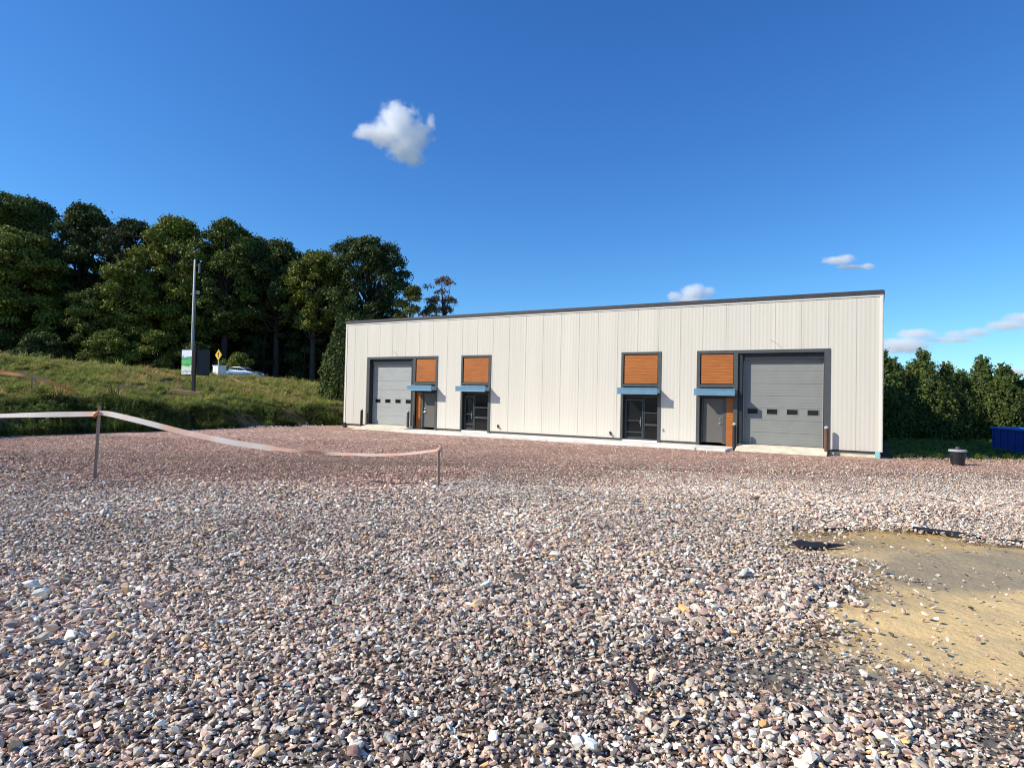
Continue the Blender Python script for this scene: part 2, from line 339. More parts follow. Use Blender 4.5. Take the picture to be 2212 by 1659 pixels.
# grass and weeds on the bank
m, N, L, P = newmat('grass_blade')
a = N.new('ShaderNodeAttribute'); a.attribute_type = 'INSTANCER'; a.attribute_name = 'tint'
L.new(a.outputs['Color'], P.inputs['Base Color']); P.inputs['Roughness'].default_value = .7; P.inputs['Specular IOR Level'].default_value = .2
tr = N.new('ShaderNodeBsdfTranslucent'); L.new(a.outputs['Color'], tr.inputs[0]); ms = N.new('ShaderNodeMixShader'); ms.inputs[0].default_value = .3
L.new(P.outputs[0], ms.inputs[1]); L.new(tr.outputs[0], ms.inputs[2]); L.new(ms.outputs[0], N['Material Output'].inputs[0])
gprot = []
for k in range(5):
    vs, fs = [], []
    for b_ in range(22 if k < 3 else 30):
        a_ = random.uniform(0, 6.28); r_ = random.uniform(0, .28); x, y = r_ * math.cos(a_), r_ * math.sin(a_); h = random.uniform(.45, 1)
        w = random.uniform(.012, .03); ln = random.uniform(.1, .5); d = random.uniform(0, 6.28); o_ = len(vs)
        cx, cy = math.cos(d), math.sin(d); px, py = -cy * w, cx * w
        if k < 3:
            vs += [(x - px, y - py, 0), (x + px, y + py, 0), (x + cx * ln * .35 + px * .7, y + cy * ln * .35 + py * .7, h * .6), (x + cx * ln * .35 - px * .7, y + cy * ln * .35 - py * .7, h * .6), (x + cx * ln, y + cy * ln, h)]
            fs += [(o_, o_ + 1, o_ + 2, o_ + 3), (o_ + 3, o_ + 2, o_ + 4)]
        else:   # leafy weed: small leaves up a stem
            vs += [(x - px * .4, y - py * .4, 0), (x + px * .4, y + py * .4, 0), (x + cx * .1, y + cy * .1, h)]; fs += [(o_, o_ + 1, o_ + 2)]
            for q in range(5):
                t_ = random.uniform(.25, 1); dd = random.uniform(0, 6.28); e = random.uniform(.05, .12); o_ = len(vs); bx_, by_, bz_ = x + cx * .1 * t_, y + cy * .1 * t_, h * t_
                vs += [(bx_, by_, bz_), (bx_ + math.cos(dd) * e - math.sin(dd) * e * .4, by_ + math.sin(dd) * e + math.cos(dd) * e * .4, bz_ + random.uniform(-.03, .05)), (bx_ + math.cos(dd) * e * 1.6, by_ + math.sin(dd) * e * 1.6, bz_ + random.uniform(-.05, .06)), (bx_ + math.cos(dd) * e + math.sin(dd) * e * .4, by_ + math.sin(dd) * e - math.cos(dd) * e * .4, bz_ + random.uniform(-.03, .05))]
                fs += [(o_, o_ + 1, o_ + 2, o_ + 3)]
    gprot.append(proto('tuft_shape', vs, fs, m))
n = 64000
y = 26 + (95 - 26) * rng.random(n) ** 1.25; d = -1 + 27 * rng.random(n) ** 1.15
x = -22.6 - (d - .465 * (y - 28.8)) / .885
d = bank_d(x, y); ok = (d > -.25) & (d < 27) & (x > -.95 * y - 4); x, y, d = x[ok], y[ok], d[ok]; n = len(x)
bank = d < 2.6; pn = vnoise(x, y, 4, 61) * .6 + vnoise(x, y, 1.2, 62) * .4
bare = (vnoise(x, y, 2.6, 63) > .64) & (d > 3.5) & (rng.random(n) < .8)
x, y, d, bank, pn = x[~bare], y[~bare], d[~bare], bank[~bare], pn[~bare]; n = len(x)
h = np.where(bank, rng.uniform(.12, .5, n) * (.15 + 2.3 * vnoise(x, y, 1.7, 77)), rng.uniform(.16, .42, n) * (.6 + .9 * pn)); h = np.where((rng.random(n) < .03) & (d > 2), h * 2.0, h)
g1 = np.array((.26, .32, .055)); g2 = np.array((.44, .40, .12)); g3 = np.array((.13, .16, .035)); g4 = np.array((.55, .37, .17))
t = np.clip((pn - .3) * 2 + rng.normal(0, .25, n), 0, 1)[:, None]; cols = g1 * (1 - t) + g2 * t
cols = np.where((rng.random(n) < .14)[:, None], g4, cols); cols = np.where(bank[:, None], g3 * (rng.uniform(.5, 1.5, n) * (.5 + vnoise(x, y, 1.2, 78)))[:, None] * (1 + .5 * (rng.random(n) < .15)[:, None]), cols) * rng.uniform(.75, 1.25, n)[:, None]
pick = np.where(bank, rng.integers(2, 5, n), np.where(rng.random(n) < .15, 3, rng.integers(0, 3, n)))
wd = h * np.where(bank, 1.0, 1.5)
scatter('grass', 'olive rough grass and weeds covering the bank left of the building', np.c_[x, y, height(x, y) - .03], np.c_[rng.normal(0, .12, n), rng.normal(0, .12, n), rng.uniform(0, 6.28, n)],
        np.c_[wd, wd, h], pick, cols, gprot)
# thin weeds on the shaded ground right of the building
n = 5000
y = rng.uniform(26, 50, n); x = rng.uniform(17, 42, n); ok = (y > 27.6 + (x - 18) * .1) & ((x + 11.754) * .8635 - (y - 44.043) * .5043 > 33.0); x, y = x[ok], y[ok]; n = len(x)
h = rng.uniform(.1, .35, n)
scatter('weeds', 'sparse low weeds on the shaded ground right of the building', np.c_[x, y, height(x, y) - .02], np.c_[np.zeros(n), np.zeros(n), rng.uniform(0, 6.28, n)],
        np.c_[h * 1.4, h * 1.4, h], rng.integers(0, 5, n), (g1 * .8) * rng.uniform(.6, 1.4, n)[:, None], gprot)
# ================================================================ the building
ANG = R(30.284); LC = (-11.754, 44.043, 0); BL = 32.556; BH = 7.5; BDEP = 15.
# wall cladding: vertical insulated metal panels with fine ribs
m, N, L, P = newmat('wall_metal'); tc = N.new('ShaderNodeTexCoord')
base = (.675, .635, .53)
sx = N.new('ShaderNodeSeparateXYZ'); L.new(tc.outputs['Object'], sx.inputs[0])
wv = N.new('ShaderNodeTexWave'); wv.inputs['Scale'].default_value = 1.75 * 1.0; wv.bands_direction = 'X'; wv.inputs['Distortion'].default_value = 0; L.new(tc.outputs['Object'], wv.inputs['Vector'])
st = N.new('ShaderNodeMapping'); st.inputs['Scale'].default_value = (2.2, 1, .12); L.new(tc.outputs['Object'], st.inputs[0])
fl = N.new('ShaderNodeMath'); fl.operation = 'MULTIPLY_ADD'; L.new(sx.outputs[0], fl.inputs[0]); fl.inputs[1].default_value = 1 / 1.137; fl.inputs[2].default_value = .43
f2 = N.new('ShaderNodeMath'); f2.operation = 'FLOOR'; L.new(fl.outputs[0], f2.inputs[0]); wno = N.new('ShaderNodeTexWhiteNoise'); wno.noise_dimensions = '1D'; L.new(f2.outputs[0], wno.inputs['W'])
c0 = mix(base, ramp(wno.outputs['Value'], [(0, (.965, .965, .96)), (1, (1.03, 1.02, 1.02))]), 1.0, 'MULTIPLY')
c0 = mix(c0, ramp(noise(1.2, 5, .6, st.outputs[0]), [(.3, (.955, .95, .94)), (.7, (1.03, 1.03, 1.03))]), 1.0, 'MULTIPLY')
dz = N.new('ShaderNodeMapRange'); dz.inputs[1].default_value = .3; dz.inputs[2].default_value = 1.1; dz.inputs[3].default_value = 1; dz.inputs[4].default_value = 0; L.new(sx.outputs[2], dz.inputs[0])
dn = N.new('ShaderNodeMath'); dn.operation = 'MULTIPLY'; L.new(dz.outputs[0], dn.inputs[0]); L.new(noise(2.5, 5, .7), dn.inputs[1])
c0 = mix(c0, (.47, .38, .33), ramp(dn.outputs[0], [(.3, (0, 0, 0)), (.8, (.35, .35, .35))]))
L.new(c0, P.inputs['Base Color']); P.inputs['Roughness'].default_value = .48; P.inputs['Specular IOR Level'].default_value = .35
b = N.new('ShaderNodeBump'); b.inputs['Strength'].default_value = .16; b.inputs['Distance'].default_value = .02; L.new(wv.outputs[0], b.inputs['Height']); L.new(b.outputs[0], P.inputs['Normal'])
WALL = m
FRAME = mat('frame_metal', (.075, .078, .072), .45, .0, .12, 3, .1, 30)
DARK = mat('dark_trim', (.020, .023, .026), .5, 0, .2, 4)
FLASH = mat('roof_flashing', (.05, .042, .038), .5, 0, .2, 3)
CONC = mat('concrete', (.80, .75, .66), .9, 0, .16, 1.7, .35, 35)
CONC2 = mat('apron_concrete', (.72, .63, .46), .9, 0, .2, 2.5, .4, 30)
WOODm, N, L, P = newmat('wood_panel'); tc = N.new('ShaderNodeTexCoord'); mp = N.new('ShaderNodeMapping'); mp.inputs['Scale'].default_value = (.9, 1, 16); L.new(tc.outputs['Object'], mp.inputs[0])
wc = ramp(noise(1.6, 6, .65, mp.outputs[0]), [(.28, (.31, .088, .013)), (.5, (.44, .135, .018)), (.75, (.54, .19, .03))])
L.new(mix(wc, ramp(noise(.8, 3), [(.3, (.88, .86, .84)), (.7, (1.08, 1.08, 1.08))]), 1.0, 'MULTIPLY'), P.inputs['Base Color']); P.inputs['Roughness'].default_value = .45
STEEL = mat('canopy_steel', (.16, .30, .40), .35, .15, .10, 3)
GREYD = mat('garage_grey', (.25, .255, .23), .55, 0, .05, 2, .06, 60)
GREYD_LIT = mat('garage_grey_sunlit', (.38, .39, .36), .5, 0, .10, 3, .12, 40, stretch=(.4, 1, 3))  # same door as the grey one, stronger sun reflection painted into its colour
SEAL = mat('door_seal', (.36, .40, .39), .6)
BRND = mat('entry_brown', (.125, .115, .098), .5, 0, .06, 3)
CHROME = mat('brushed_handle', (.6, .6, .58), .3, .9)
GLASS = mat('dark_glass', (.012, .014, .014), .06, 0, spec=.6)
BLACK = mat('black_paint', (.02, .019, .018), .5, 0, .2, 6)
TEAL = mat('teal_flashing', (.28, .60, .56), .5)
bld = empty('warehouse', LC, -ANG, label='long low cream metal warehouse with orange wood panels over its four entrances', cat='building')
OPEN = [(2.04, 8.10), (9.92, 12.12), (20.43, 22.63), (24.46, 30.52)]; OT = 4.96; WB = .33
seams = [24.74 + 1.137 * k for k in range(-22, 8)]; seams = [0] + [s for s in seams if .3 < s < BL - .3] + [BL]
w = MB()
for i in range(len(seams) - 1):
    a0, a1 = seams[i] + .0045, seams[i + 1] - .0045; cuts = sorted({a0, a1} | {q for o_ in OPEN for q in o_ if a0 < q < a1})
    for s0, s1 in zip(cuts[:-1], cuts[1:]):
        mid = (s0 + s1) / 2; inside = any(o0 < mid < o1 for o0, o1 in OPEN)
        w.box(s0, s1, 0, .06, OT if inside else WB, BH - .16)
        if s1 == a1 and i < len(seams) - 2: w.box(s1 - .035, s1 - .004, -.005, .001, OT if inside else WB, BH - .27)
xs = [0] + [q for o_ in OPEN for q in o_] + [BL]
for i in range(0, len(xs), 2): w.box(xs[i] + (.02 if i == 0 else 0), xs[i + 1] - (.02 if i == len(xs) - 2 else 0), .005, .30, WB + .01, BH - .17)
for o0, o1 in OPEN: w.box(o0, o1, .005, .30, OT + .01, BH - .17)
w.box(.02, .3, .3, BDEP, WB, BH - .17); w.box(BL - .3, BL - .02, .3, BDEP, WB, BH - .17); w.box(.3, BL - .3, BDEP - .3, BDEP, WB, BH - .17)
w.build('wall', WALL, bld)
MB().box(-.03, BL + .03, -.035, -.001, BH - .26, BH - .155).box(-.05, -.0, -.03, .1, WB, BH - .16).box(BL, BL + .05, -.03, .1, WB, BH - .16).box(-.05, .1, -.03, -.001, WB, BH - .26).box(BL - .1, BL + .05, -.03, -.001, WB, BH - .26).build('corner_trim', mat('cream_trim', (.82, .77, .66), .45), bld, .004)
MB().box(-.08, BL + .08, -.09, BDEP + .05, BH - .155, BH).build('roof_edge', FLASH, bld, .006)
MB().prism([(-.05, BH + .001), (BDEP, BH + .001), (BDEP, BH + .05), (BDEP / 2, BH + .12), (-.0, BH + .03)], 0, BL, 0).build('roof', FLASH, bld)
f = MB()
fx = [(0.02, 2.3), (8.0, 10.0), (12.0, 20.5), (22.5, 24.6), (30.3, BL - .02)]
for a0, a1 in fx: MB().box(a0, a1, .05, .5, -.6, WB).build('foundation', CONC2, bld)
pass
f = MB()
for a0, a1 in fx: MB().box(a0, a1, -.012, .045, WB - .07, WB + .01).build('base_flashing', DARK, bld)
pass
MB().box(BL - .24, BL - .06, -.05, .04, -.1, .36).build('corner_flashing', TEAL, bld, .004)
MB().box(-.04, .18, -.06, .04, -.1, .40).build('corner_block', BLACK, bld, .004)

def quadframe(mb, x0, x1, z0, z1, w_, y0, y1, bottom=False):
    mb.box(x0, x0 + w_, y0, y1, z0, z1).box(x1 - w_, x1, y0, y1, z0, z1).box(x0 + w_, x1 - w_, y0, y1, z1 - w_, z1)
    if bottom: mb.box(x0 + w_, x1 - w_, y0, y1, z0, z0 + w_)
def canopy(x0, x1):
    c = MB(); p = .62
    c.box(x0, x1, -p, -p + .05, 2.74, 2.98).box(x0, x1, -p - .012, -p + .07, 2.985, 3.045).box(x0, x1, -p - .02, -p + .08, 2.70, 2.738)
    c.box(x0, x0 + .05, -p + .052, -.03, 2.76, 2.98).box(x1 - .05, x1, -p + .052, -.03, 2.76, 2.98).box(x0 + .05, x1 - .05, -p + .08, -.03, 2.95, 2.975)
    o = c.build('canopy', STEEL, bld, .004)
    k = MB()
    for q in (x0 + .08, x1 - .12): k.prism([(-p + .06, 2.86), (-.02, 2.66), (-.02, 2.74), (-p + .06, 2.94)], q, q + .04, 0)
    k.box(x0 - .01, x1 + .01, -.025, -.004, 2.62, 3.06)
    k.build('bracket', DARK, o)
def woodpanel(x0, x1, z0, z1, y=.06):
    w_ = MB(); n_ = max(1, round((z1 - z0) / .155)); st_ = (z1 - z0) / n_
    for i in range(n_): w_.box(x0, x1, y, y + .03, z0 + i * st_ + .004, z0 + (i + 1) * st_ - .004)
    w_.box(x0, x1, y + .012, y + .05, z0, z1)
    return w_.build('wood_panel', WOODm, bld)
def garage(x0, x1, mt, flip):
    q = .36; zb = .38; zt = 4.52
    d = MB(); n_ = 7; st_ = (zt - zb) / n_
    wz0, wz1 = 1.86, 2.10; xc = (x0 + x1) / 2; wx = [xc + (k - 1.5) * .895 for k in range(4)]
    for i in range(n_):
        a_, b_ = zb + i * st_ + .006, zb + (i + 1) * st_ - .006
        if a_ < 1.98 < b_:
            d.box(x0, x1, q, q + .05, a_, wz0).box(x0, x1, q, q + .05, wz1, b_); ee = [x0] + [t for c_ in wx for t in (c_ - .235, c_ + .235)] + [x1]
            for j in range(0, len(ee), 2): d.box(ee[j], ee[j + 1], q, q + .05, wz0, wz1)
        else: d.box(x0, x1, q, q + .05, a_, b_)
        for r_ in range(1, 4):   # stamped ribs
            zz = a_ + r_ * st_ / 4
            if not (wz0 - .05 < zz < wz1 + .05): d.box(x0 + .03, x1 - .03, q - .004, q - .0005, zz - .012, zz + .012)
    d.box(x0, x1, q + .02, q + .06, zb, wz0).box(x0, x1, q + .02, q + .06, wz1, zt)
    o = d.build('garage_door', mt, bld)
    for c_ in wx:
        fr = MB(); quadframe(fr, c_ - .265, c_ + .265, wz0 - .03, wz1 + .03, .03, q - .012, q + .02, True)
        wf = fr.build('window', mt, o); MB().box(c_ - .234, c_ + .234, q + .018, q + .03, wz0 + .001, wz1 - .001).build('pane', GLASS, wf)
    sl = MB(); sl.box(x0 - .05, x0 + .03, q - .03, q - .006, zb, zt).box(x1 - .03, x1 + .05, q - .03, q - .006, zb, zt).box(x0 + .03, x1 - .03, q - .03, q - .006, zt - .05, zt)
    sl.build('door_seal', SEAL, o)
def bay(x0, flip, gmat):
    """garage entrance with a side door; built for the right end, mirrored when flip"""
    F_ = (lambda a, b: (x0 + (6.06 - b), x0 + (6.06 - a))) if flip else (lambda a, b: (x0 + a, x0 + b))
    fr = MB()   # face trim
    fr.box(*F_(0, .17), -.03, .05, .2, OT).box(*F_(.17, 5.81), -.03, .05, 4.80, OT).box(*F_(5.81, 6.06), -.03, .05, .12, OT)
    fr.box(*F_(1.80, 2.0), -.028, .05, .2, 4.80).box(*F_(.17, 1.8), -.026, .05, 3.12, 3.27)
    fr.box(*F_(1.27, 1.45), .16, .22, .3, 2.72)
    fr.build('door_frame', FRAME, bld, .004)
    rv = MB()   # reveals; the dark header and jamb boxes paint in the recess shadow
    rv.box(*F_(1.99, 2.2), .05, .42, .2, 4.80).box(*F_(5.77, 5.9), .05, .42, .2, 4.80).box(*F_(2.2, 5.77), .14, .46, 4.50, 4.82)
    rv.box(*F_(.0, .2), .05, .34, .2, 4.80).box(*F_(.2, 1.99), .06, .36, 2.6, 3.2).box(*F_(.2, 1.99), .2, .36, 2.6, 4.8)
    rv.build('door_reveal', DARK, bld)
    woodpanel(*F_(.21, 1.77), 3.30, 4.78, .02); woodpanel(*F_(1.45, 1.80), .22, 2.70, .14)
    dr = MB().box(*F_(.30, 1.26), .24, .29, .36, 2.58); quadframe(dr, *F_(.22, 1.27), .34, 2.66, .06, .21, .235); e_ = dr.build('entry_door', BRND, bld, .004)
    hx = F_(1.10, 1.16); MB().box(*hx, .21, .24, 1.28, 1.40).box(hx[0] - .04, hx[1] + .04, .17, .211, 1.30, 1.33).build('handle', CHROME, e_, .004); MB().box(*hx, .2, .24, 1.50, 1.57).build('lock', CHROME, e_, .004)
    canopy(*F_(0.02, 1.98))
    garage(*F_(2.21, 5.76), gmat, flip)
bay(24.46, False, GREYD); bay(2.04, True, GREYD_LIT)
def glassbay(x0, flip):
    x1 = x0 + 2.2; F_ = (lambda a, b: (x1 - b, x1 - a)) if flip else (lambda a, b: (x0 + a, x0 + b))
    fr = MB(); fr.box(x0, x0 + .13, -.03, .05, .22, OT).box(x1 - .17, x1, -.03, .05, .22, OT).box(x0 + .13, x1 - .17, -.03, .05, 4.83, OT).box(x0 + .13, x1 - .17, -.026, .05, 3.12, 3.26)
    fr.build('door_frame', FRAME, bld, .004)
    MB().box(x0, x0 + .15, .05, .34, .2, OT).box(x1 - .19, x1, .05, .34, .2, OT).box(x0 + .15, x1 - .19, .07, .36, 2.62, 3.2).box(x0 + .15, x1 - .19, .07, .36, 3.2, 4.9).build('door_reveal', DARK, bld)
    woodpanel(x0 + .17, x1 - .21, 3.29, 4.80, .02); canopy(x0 + .02, x1 - .02)
    a0, a1 = x0 + .15, x1 - .19; q = .2
    mt = mat('mullion', (.045, .05, .05), .4)
    gd = MB(); quadframe(gd, a0, a1, .3, 2.62, .05, q, q + .08, True); mid = F_(.15, 1.25 if not flip else 1.25)
    mx = mid[1] if not flip else mid[0]
    gd.box(mx - .03, mx + .03, q, q + .08, .35, 2.57)
    fx_ = gd.build('window_frame', mt, bld, .003)
    MB().box(a0 + .05, mx - .03, q + .03, q + .04, .35, 2.57).box(mx + .03, a1 - .05, q + .03, q + .04, .35, 2.57).build('pane', GLASS, fx_)
    dd = MB(); lo, hi = (a0 + .06, mx - .04) if not flip else (mx + .04, a1 - .06)
    lo, hi = (a0 + .06, mx - .04)
    quadframe(dd, lo, hi, .36, 2.45, .075, q - .025, q + .025, True); dd.box(lo + .075, hi - .075, q - .025, q + .02, .66, .72).box(lo + .075, hi - .075, q - .02, q + .02, 1.28, 1.33)
    g_ = dd.build('glass_door', mt, bld, .003)
    hx = hi - .13; MB().tube([(hx, q - .07, 1.0), (hx, q - .07, 1.5)], .014, 8).box(hx - .012, hx + .012, q - .06, q - .026, 1.06, 1.09).box(hx - .012, hx + .012, q - .06, q - .026, 1.41, 1.44).build('handle', CHROME, g_); MB().box(hx - .05, hx - .016, q - .05, q - .026, 1.16, 1.30).build('lock', CHROME, g_)
    MB().box(mx + .04, a1 - .06, q - .02, q + .02, 1.05, 1.16).build('side_rail', mt, bld, .003); MB().box(mx + .04, a1 - .06, q - .015, q + .02, 1.70, 1.76).build('side_rail', mt, bld, .003)
glassbay(9.92, True); glassbay(20.43, False)
for s_, z_, sc in ((12.71, .64, 1), (19.87, .56, 1)):
    MB().box(s_ - .05, s_ + .05, -.06, -.002, z_ - .02, z_ + .1).box(s_ - .0, s_ + .12, -.11, -.05, z_ - .09, z_ + .0).build('hose_tap', BLACK, bld, .01)
MB().box(22.72, 22.80, -.05, -.002, .82, .94).build('door_bell', mat('grey_box', (.35, .36, .36), .5), bld, .004)
for s0, z0, s1, z1 in ((27.9, 5.45, 28.45, 5.02), (4.35, 5.35, 4.75, 5.02)):
    MB().tube([(s0, -.01, z0), ((s0 + s1) / 2, -.015, (z0 + z1) / 2 + .03), (s1, -.01, z1)], .012, 6).build('cable', mat('grey_cable', (.4, .38, .36), .6), bld)

def world_pt(s, p, z):   # along the wall, out from the wall
    return (LC[0] + s * math.cos(ANG) - p * math.sin(ANG), LC[1] - s * math.sin(ANG) - p * math.cos(ANG), z)
# pavement and aprons (local frame of the building)
def local_struct(mb, name, mt, **k):
    o = mb.build(name, mt, None, .015, loc=LC); o.rotation_euler = (0, 0, -ANG); tag(o, kind='structure'); return o
pv = MB(); cs = [6.25, 8.9, 11.6, 14.3, 17.0, 19.7, 22.4, 24.9]
for i in range(len(cs) - 1): pv.box(cs[i] + .006, cs[i + 1] - .006, -1.95, .25, -.3, .205)
pv.prism([(24.906, -1.95), (25.6, -1.2), (26.35, -.5), (26.35, .25), (24.906, .25)], -.3, .205, 2)
pv.box(6.2, 26.3, -1.9, .2, -.3, .185); pv.box(9.95, 12.1, -.02, .3, .2, .31).box(20.45, 22.6, -.02, .3, .2, .29)
local_struct(pv, 'pavement', CONC)
ap = MB(); ap.prism([(.3, -.4), (.3, .37), (-.1, .36), (-1.6, .10), (-1.6, -.4)], 2.3, 6.2, 0); ap.prism([(.3, -.4), (.3, .37), (-.1, .34), (-.85, .10), (-.85, -.4)], 26.5, 30.45, 0)
local_struct(ap, 'driveway_apron', CONC2)

# bollards
BM = [('black steel bollard left of the left-hand garage door', 1.95, BLACK, .02), ('dark brown bollard right of the left-hand garage door', 6.02, mat('bollard_brown', (.075, .05, .042), .6, 0, .3, 5), .1),
      ('black steel bollard before the narrow wood strip by the grey garage door', 26.35, BLACK, .1), ('rusty brown bollard with pale cap right of the grey garage door', 30.36, mat('bollard_rust', (.13, .065, .038), .7, 0, .35, 6), .05)]
for lb, s_, mt, zb in BM:
    e_ = empty('bollard', world_pt(s_ + (.04 if s_ > 20 else 0), .32, 0), -ANG, label=lb, cat='bollard', group='steel bollards guarding the garage doors')
    MB().tube([(0, 0, -.3), (0, 0, 1.30)], .09, 20).build('post', mt, e_, .0)
    MB().tube([(0, 0, 1.29), (0, 0, 1.35), (0, 0, 1.39), (0, 0, 1.405)], [.094, .09, .06, .02], 20).build('cap', mat('cap_grey', (.45, .43, .40), .7), e_)

# ================================================================ trees
m, N, L, P = newmat('leaf')
a = N.new('ShaderNodeAttribute'); a.attribute_name = 'col'; tc = N.new('ShaderNodeTexCoord')
L.new(a.outputs['Color'], P.inputs['Base Color']); P.inputs['Roughness'].default_value = .65; P.inputs['Specular IOR Level'].default_value = .25
tr = N.new('ShaderNodeBsdfTranslucent'); L.new(a.outputs['Color'], tr.inputs[0]); ms = N.new('ShaderNodeMixShader'); ms.inputs[0].default_value = .14
L.new(P.outputs[0], ms.inputs[1]); L.new(tr.outputs[0], ms.inputs[2]); L.new(ms.outputs[0], N['Material Output'].inputs[0])
LEAF = m; BARK = mat('bark', (.055, .045, .038), .9, 0, .35, 6, .6, 12, stretch=(1, 1, .3))
def leafmesh(name, cen, size, cols, parent, nrm=None):
    """bent leaf clusters: two triangles each with a fold"""
    n = len(cen); a = rng.normal(size=(n, 3)); 
    if nrm is not None: a = a * .75 + nrm * .9
    a /= np.linalg.norm(a, axis=1)[:, None]; b = np.cross(a, rng.normal(size=(n, 3))); b /= np.linalg.norm(b, axis=1)[:, None]; c_ = np.cross(a, b)
    s = size[:, None]
    v = np.stack([cen - b * s, cen - c_ * s * rng.uniform(.4, .8, (n, 1)) + a * s * .25, cen + b * s, cen + c_ * s * rng.uniform(.4, .8, (n, 1)) + a * s * rng.uniform(-.2, .3, (n, 1))], 1).reshape(-1, 3)
    q = np.arange(n * 4).reshape(n, 4); fcs = np.concatenate([q[:, [0, 1, 2]], q[:, [0, 2, 3]]])
    return npmesh(name, v, fcs, LEAF, parent, np.repeat(cols, 4, 0))
def lobes_points(lob, dens, seed_gap=.0):
    pts, nr, lid = [], [], []
    for i, (c_, r_) in enumerate(lob):
        k = int(dens * r_.prod() ** (2 / 3)); d = rng.normal(size=(k, 3)); d /= np.linalg.norm(d, axis=1)[:, None]; d[:, 2] = np.where(d[:, 2] < -.35, -d[:, 2] * .6, d[:, 2])
        rr = rng.uniform(.55, 1.08, (k, 1)) ** .8; pts.append(c_ + d * rr * r_); nr.append(d); lid.append(np.full(k, i))
    return np.concatenate(pts), np.concatenate(nr), np.concatenate(lid)
TREES = 0
def broadleaf(name, label, x, y, top, rad, seed, col=(.06, .085, .022), base=.22, leaf=.30, dens=170, nl=26, sparse=0, flat=1., cat='tree', group='broadleaf trees of the wood behind the road', zoff=0):
    global rng
    keep_rng = rng; rng = np.random.default_rng(seed); z0 = H(x, y) - .2; h = top - z0
    e_ = empty(name, (x, y, z0), 0, label=label, cat=cat, group=group)
    lob = []
    for i in range(nl):
        t = (i + .5) / nl; zz = base + (1 - base) * t ** .9; prof = math.sin(math.pi * min(1, (zz - base) / (1 - base) * .80 + .20)) ** .55
        ang = i * 2.4 + rng.uniform(-.5, .5); rr = rad * prof * rng.uniform(.25, 1.02)
        r_ = rad * (rng.uniform(.13, .30) if nl > 60 else rng.uniform(.24, .42)) * (1 - .2 * t); lob.append((np.array([rr * math.cos(ang), rr * math.sin(ang), min(zz * h, h - r_ * .62)]), np.array([r_, r_, r_ * rng.uniform(.6, .85) * flat])))
    lob.append((np.array([0, 0, h - rad * .34]), np.array([rad * .4, rad * .4, rad * .32])))
    pts, nr, lid = lobes_points(lob, dens)
    if sparse: k = vnoise(pts[:, 0] + pts[:, 1], pts[:, 2], 1.3, seed) > sparse; pts, nr, lid = pts[k], nr[k], lid[k]
    pts += rng.normal(0, .17 if nl > 60 else .10, pts.shape) * (1 + .6 * (rng.random((len(pts), 1)) < .15)); k = pts[:, 2] > .25; pts, nr, lid = pts[k], nr[k], lid[k]
    lc = rng.uniform(.75, 1.35, len(lob) + 1)[lid][:, None]; hue = rng.normal(0, .14, (len(pts), 1))
    cols = np.array(col) * lc * rng.uniform(.55, 1.45, (len(pts), 1)) * (1 + hue * np.array([[1.2, .3, -.4]]))
    leafmesh('crown', pts, leaf * rng.uniform(.6, 1.3, len(pts)), np.clip(cols, .005, 1), e_, nr)
    tk = MB(); lean = rng.normal(0, .03, 2) * h; r0_ = .022 * h + .03
    top_p = Vector((lean[0], lean[1], h * .8)); tk.tube([(0, 0, -.5), (0, 0, .5), (lean[0] * .4, lean[1] * .4, h * .35), top_p], [r0_ * 1.3, r0_, r0_ * .7, r0_ * .2], 9)
    for c_, r_ in lob[::2]:
        a_ = Vector((lean[0] * .4, lean[1] * .4, h * .35)).lerp(top_p, max(0, min(.8, (c_[2] / h - .4)))); cc = Vector(c_)
        tk.tube([a_, a_.lerp(cc, .5) + Vector((0, 0, -.04 * h)), cc], [r0_ * .4, r0_ * .22, r0_ * .06], 6)
    tk.build('trunk', BARK, e_, smooth=True)
    rng = keep_rng; return e_
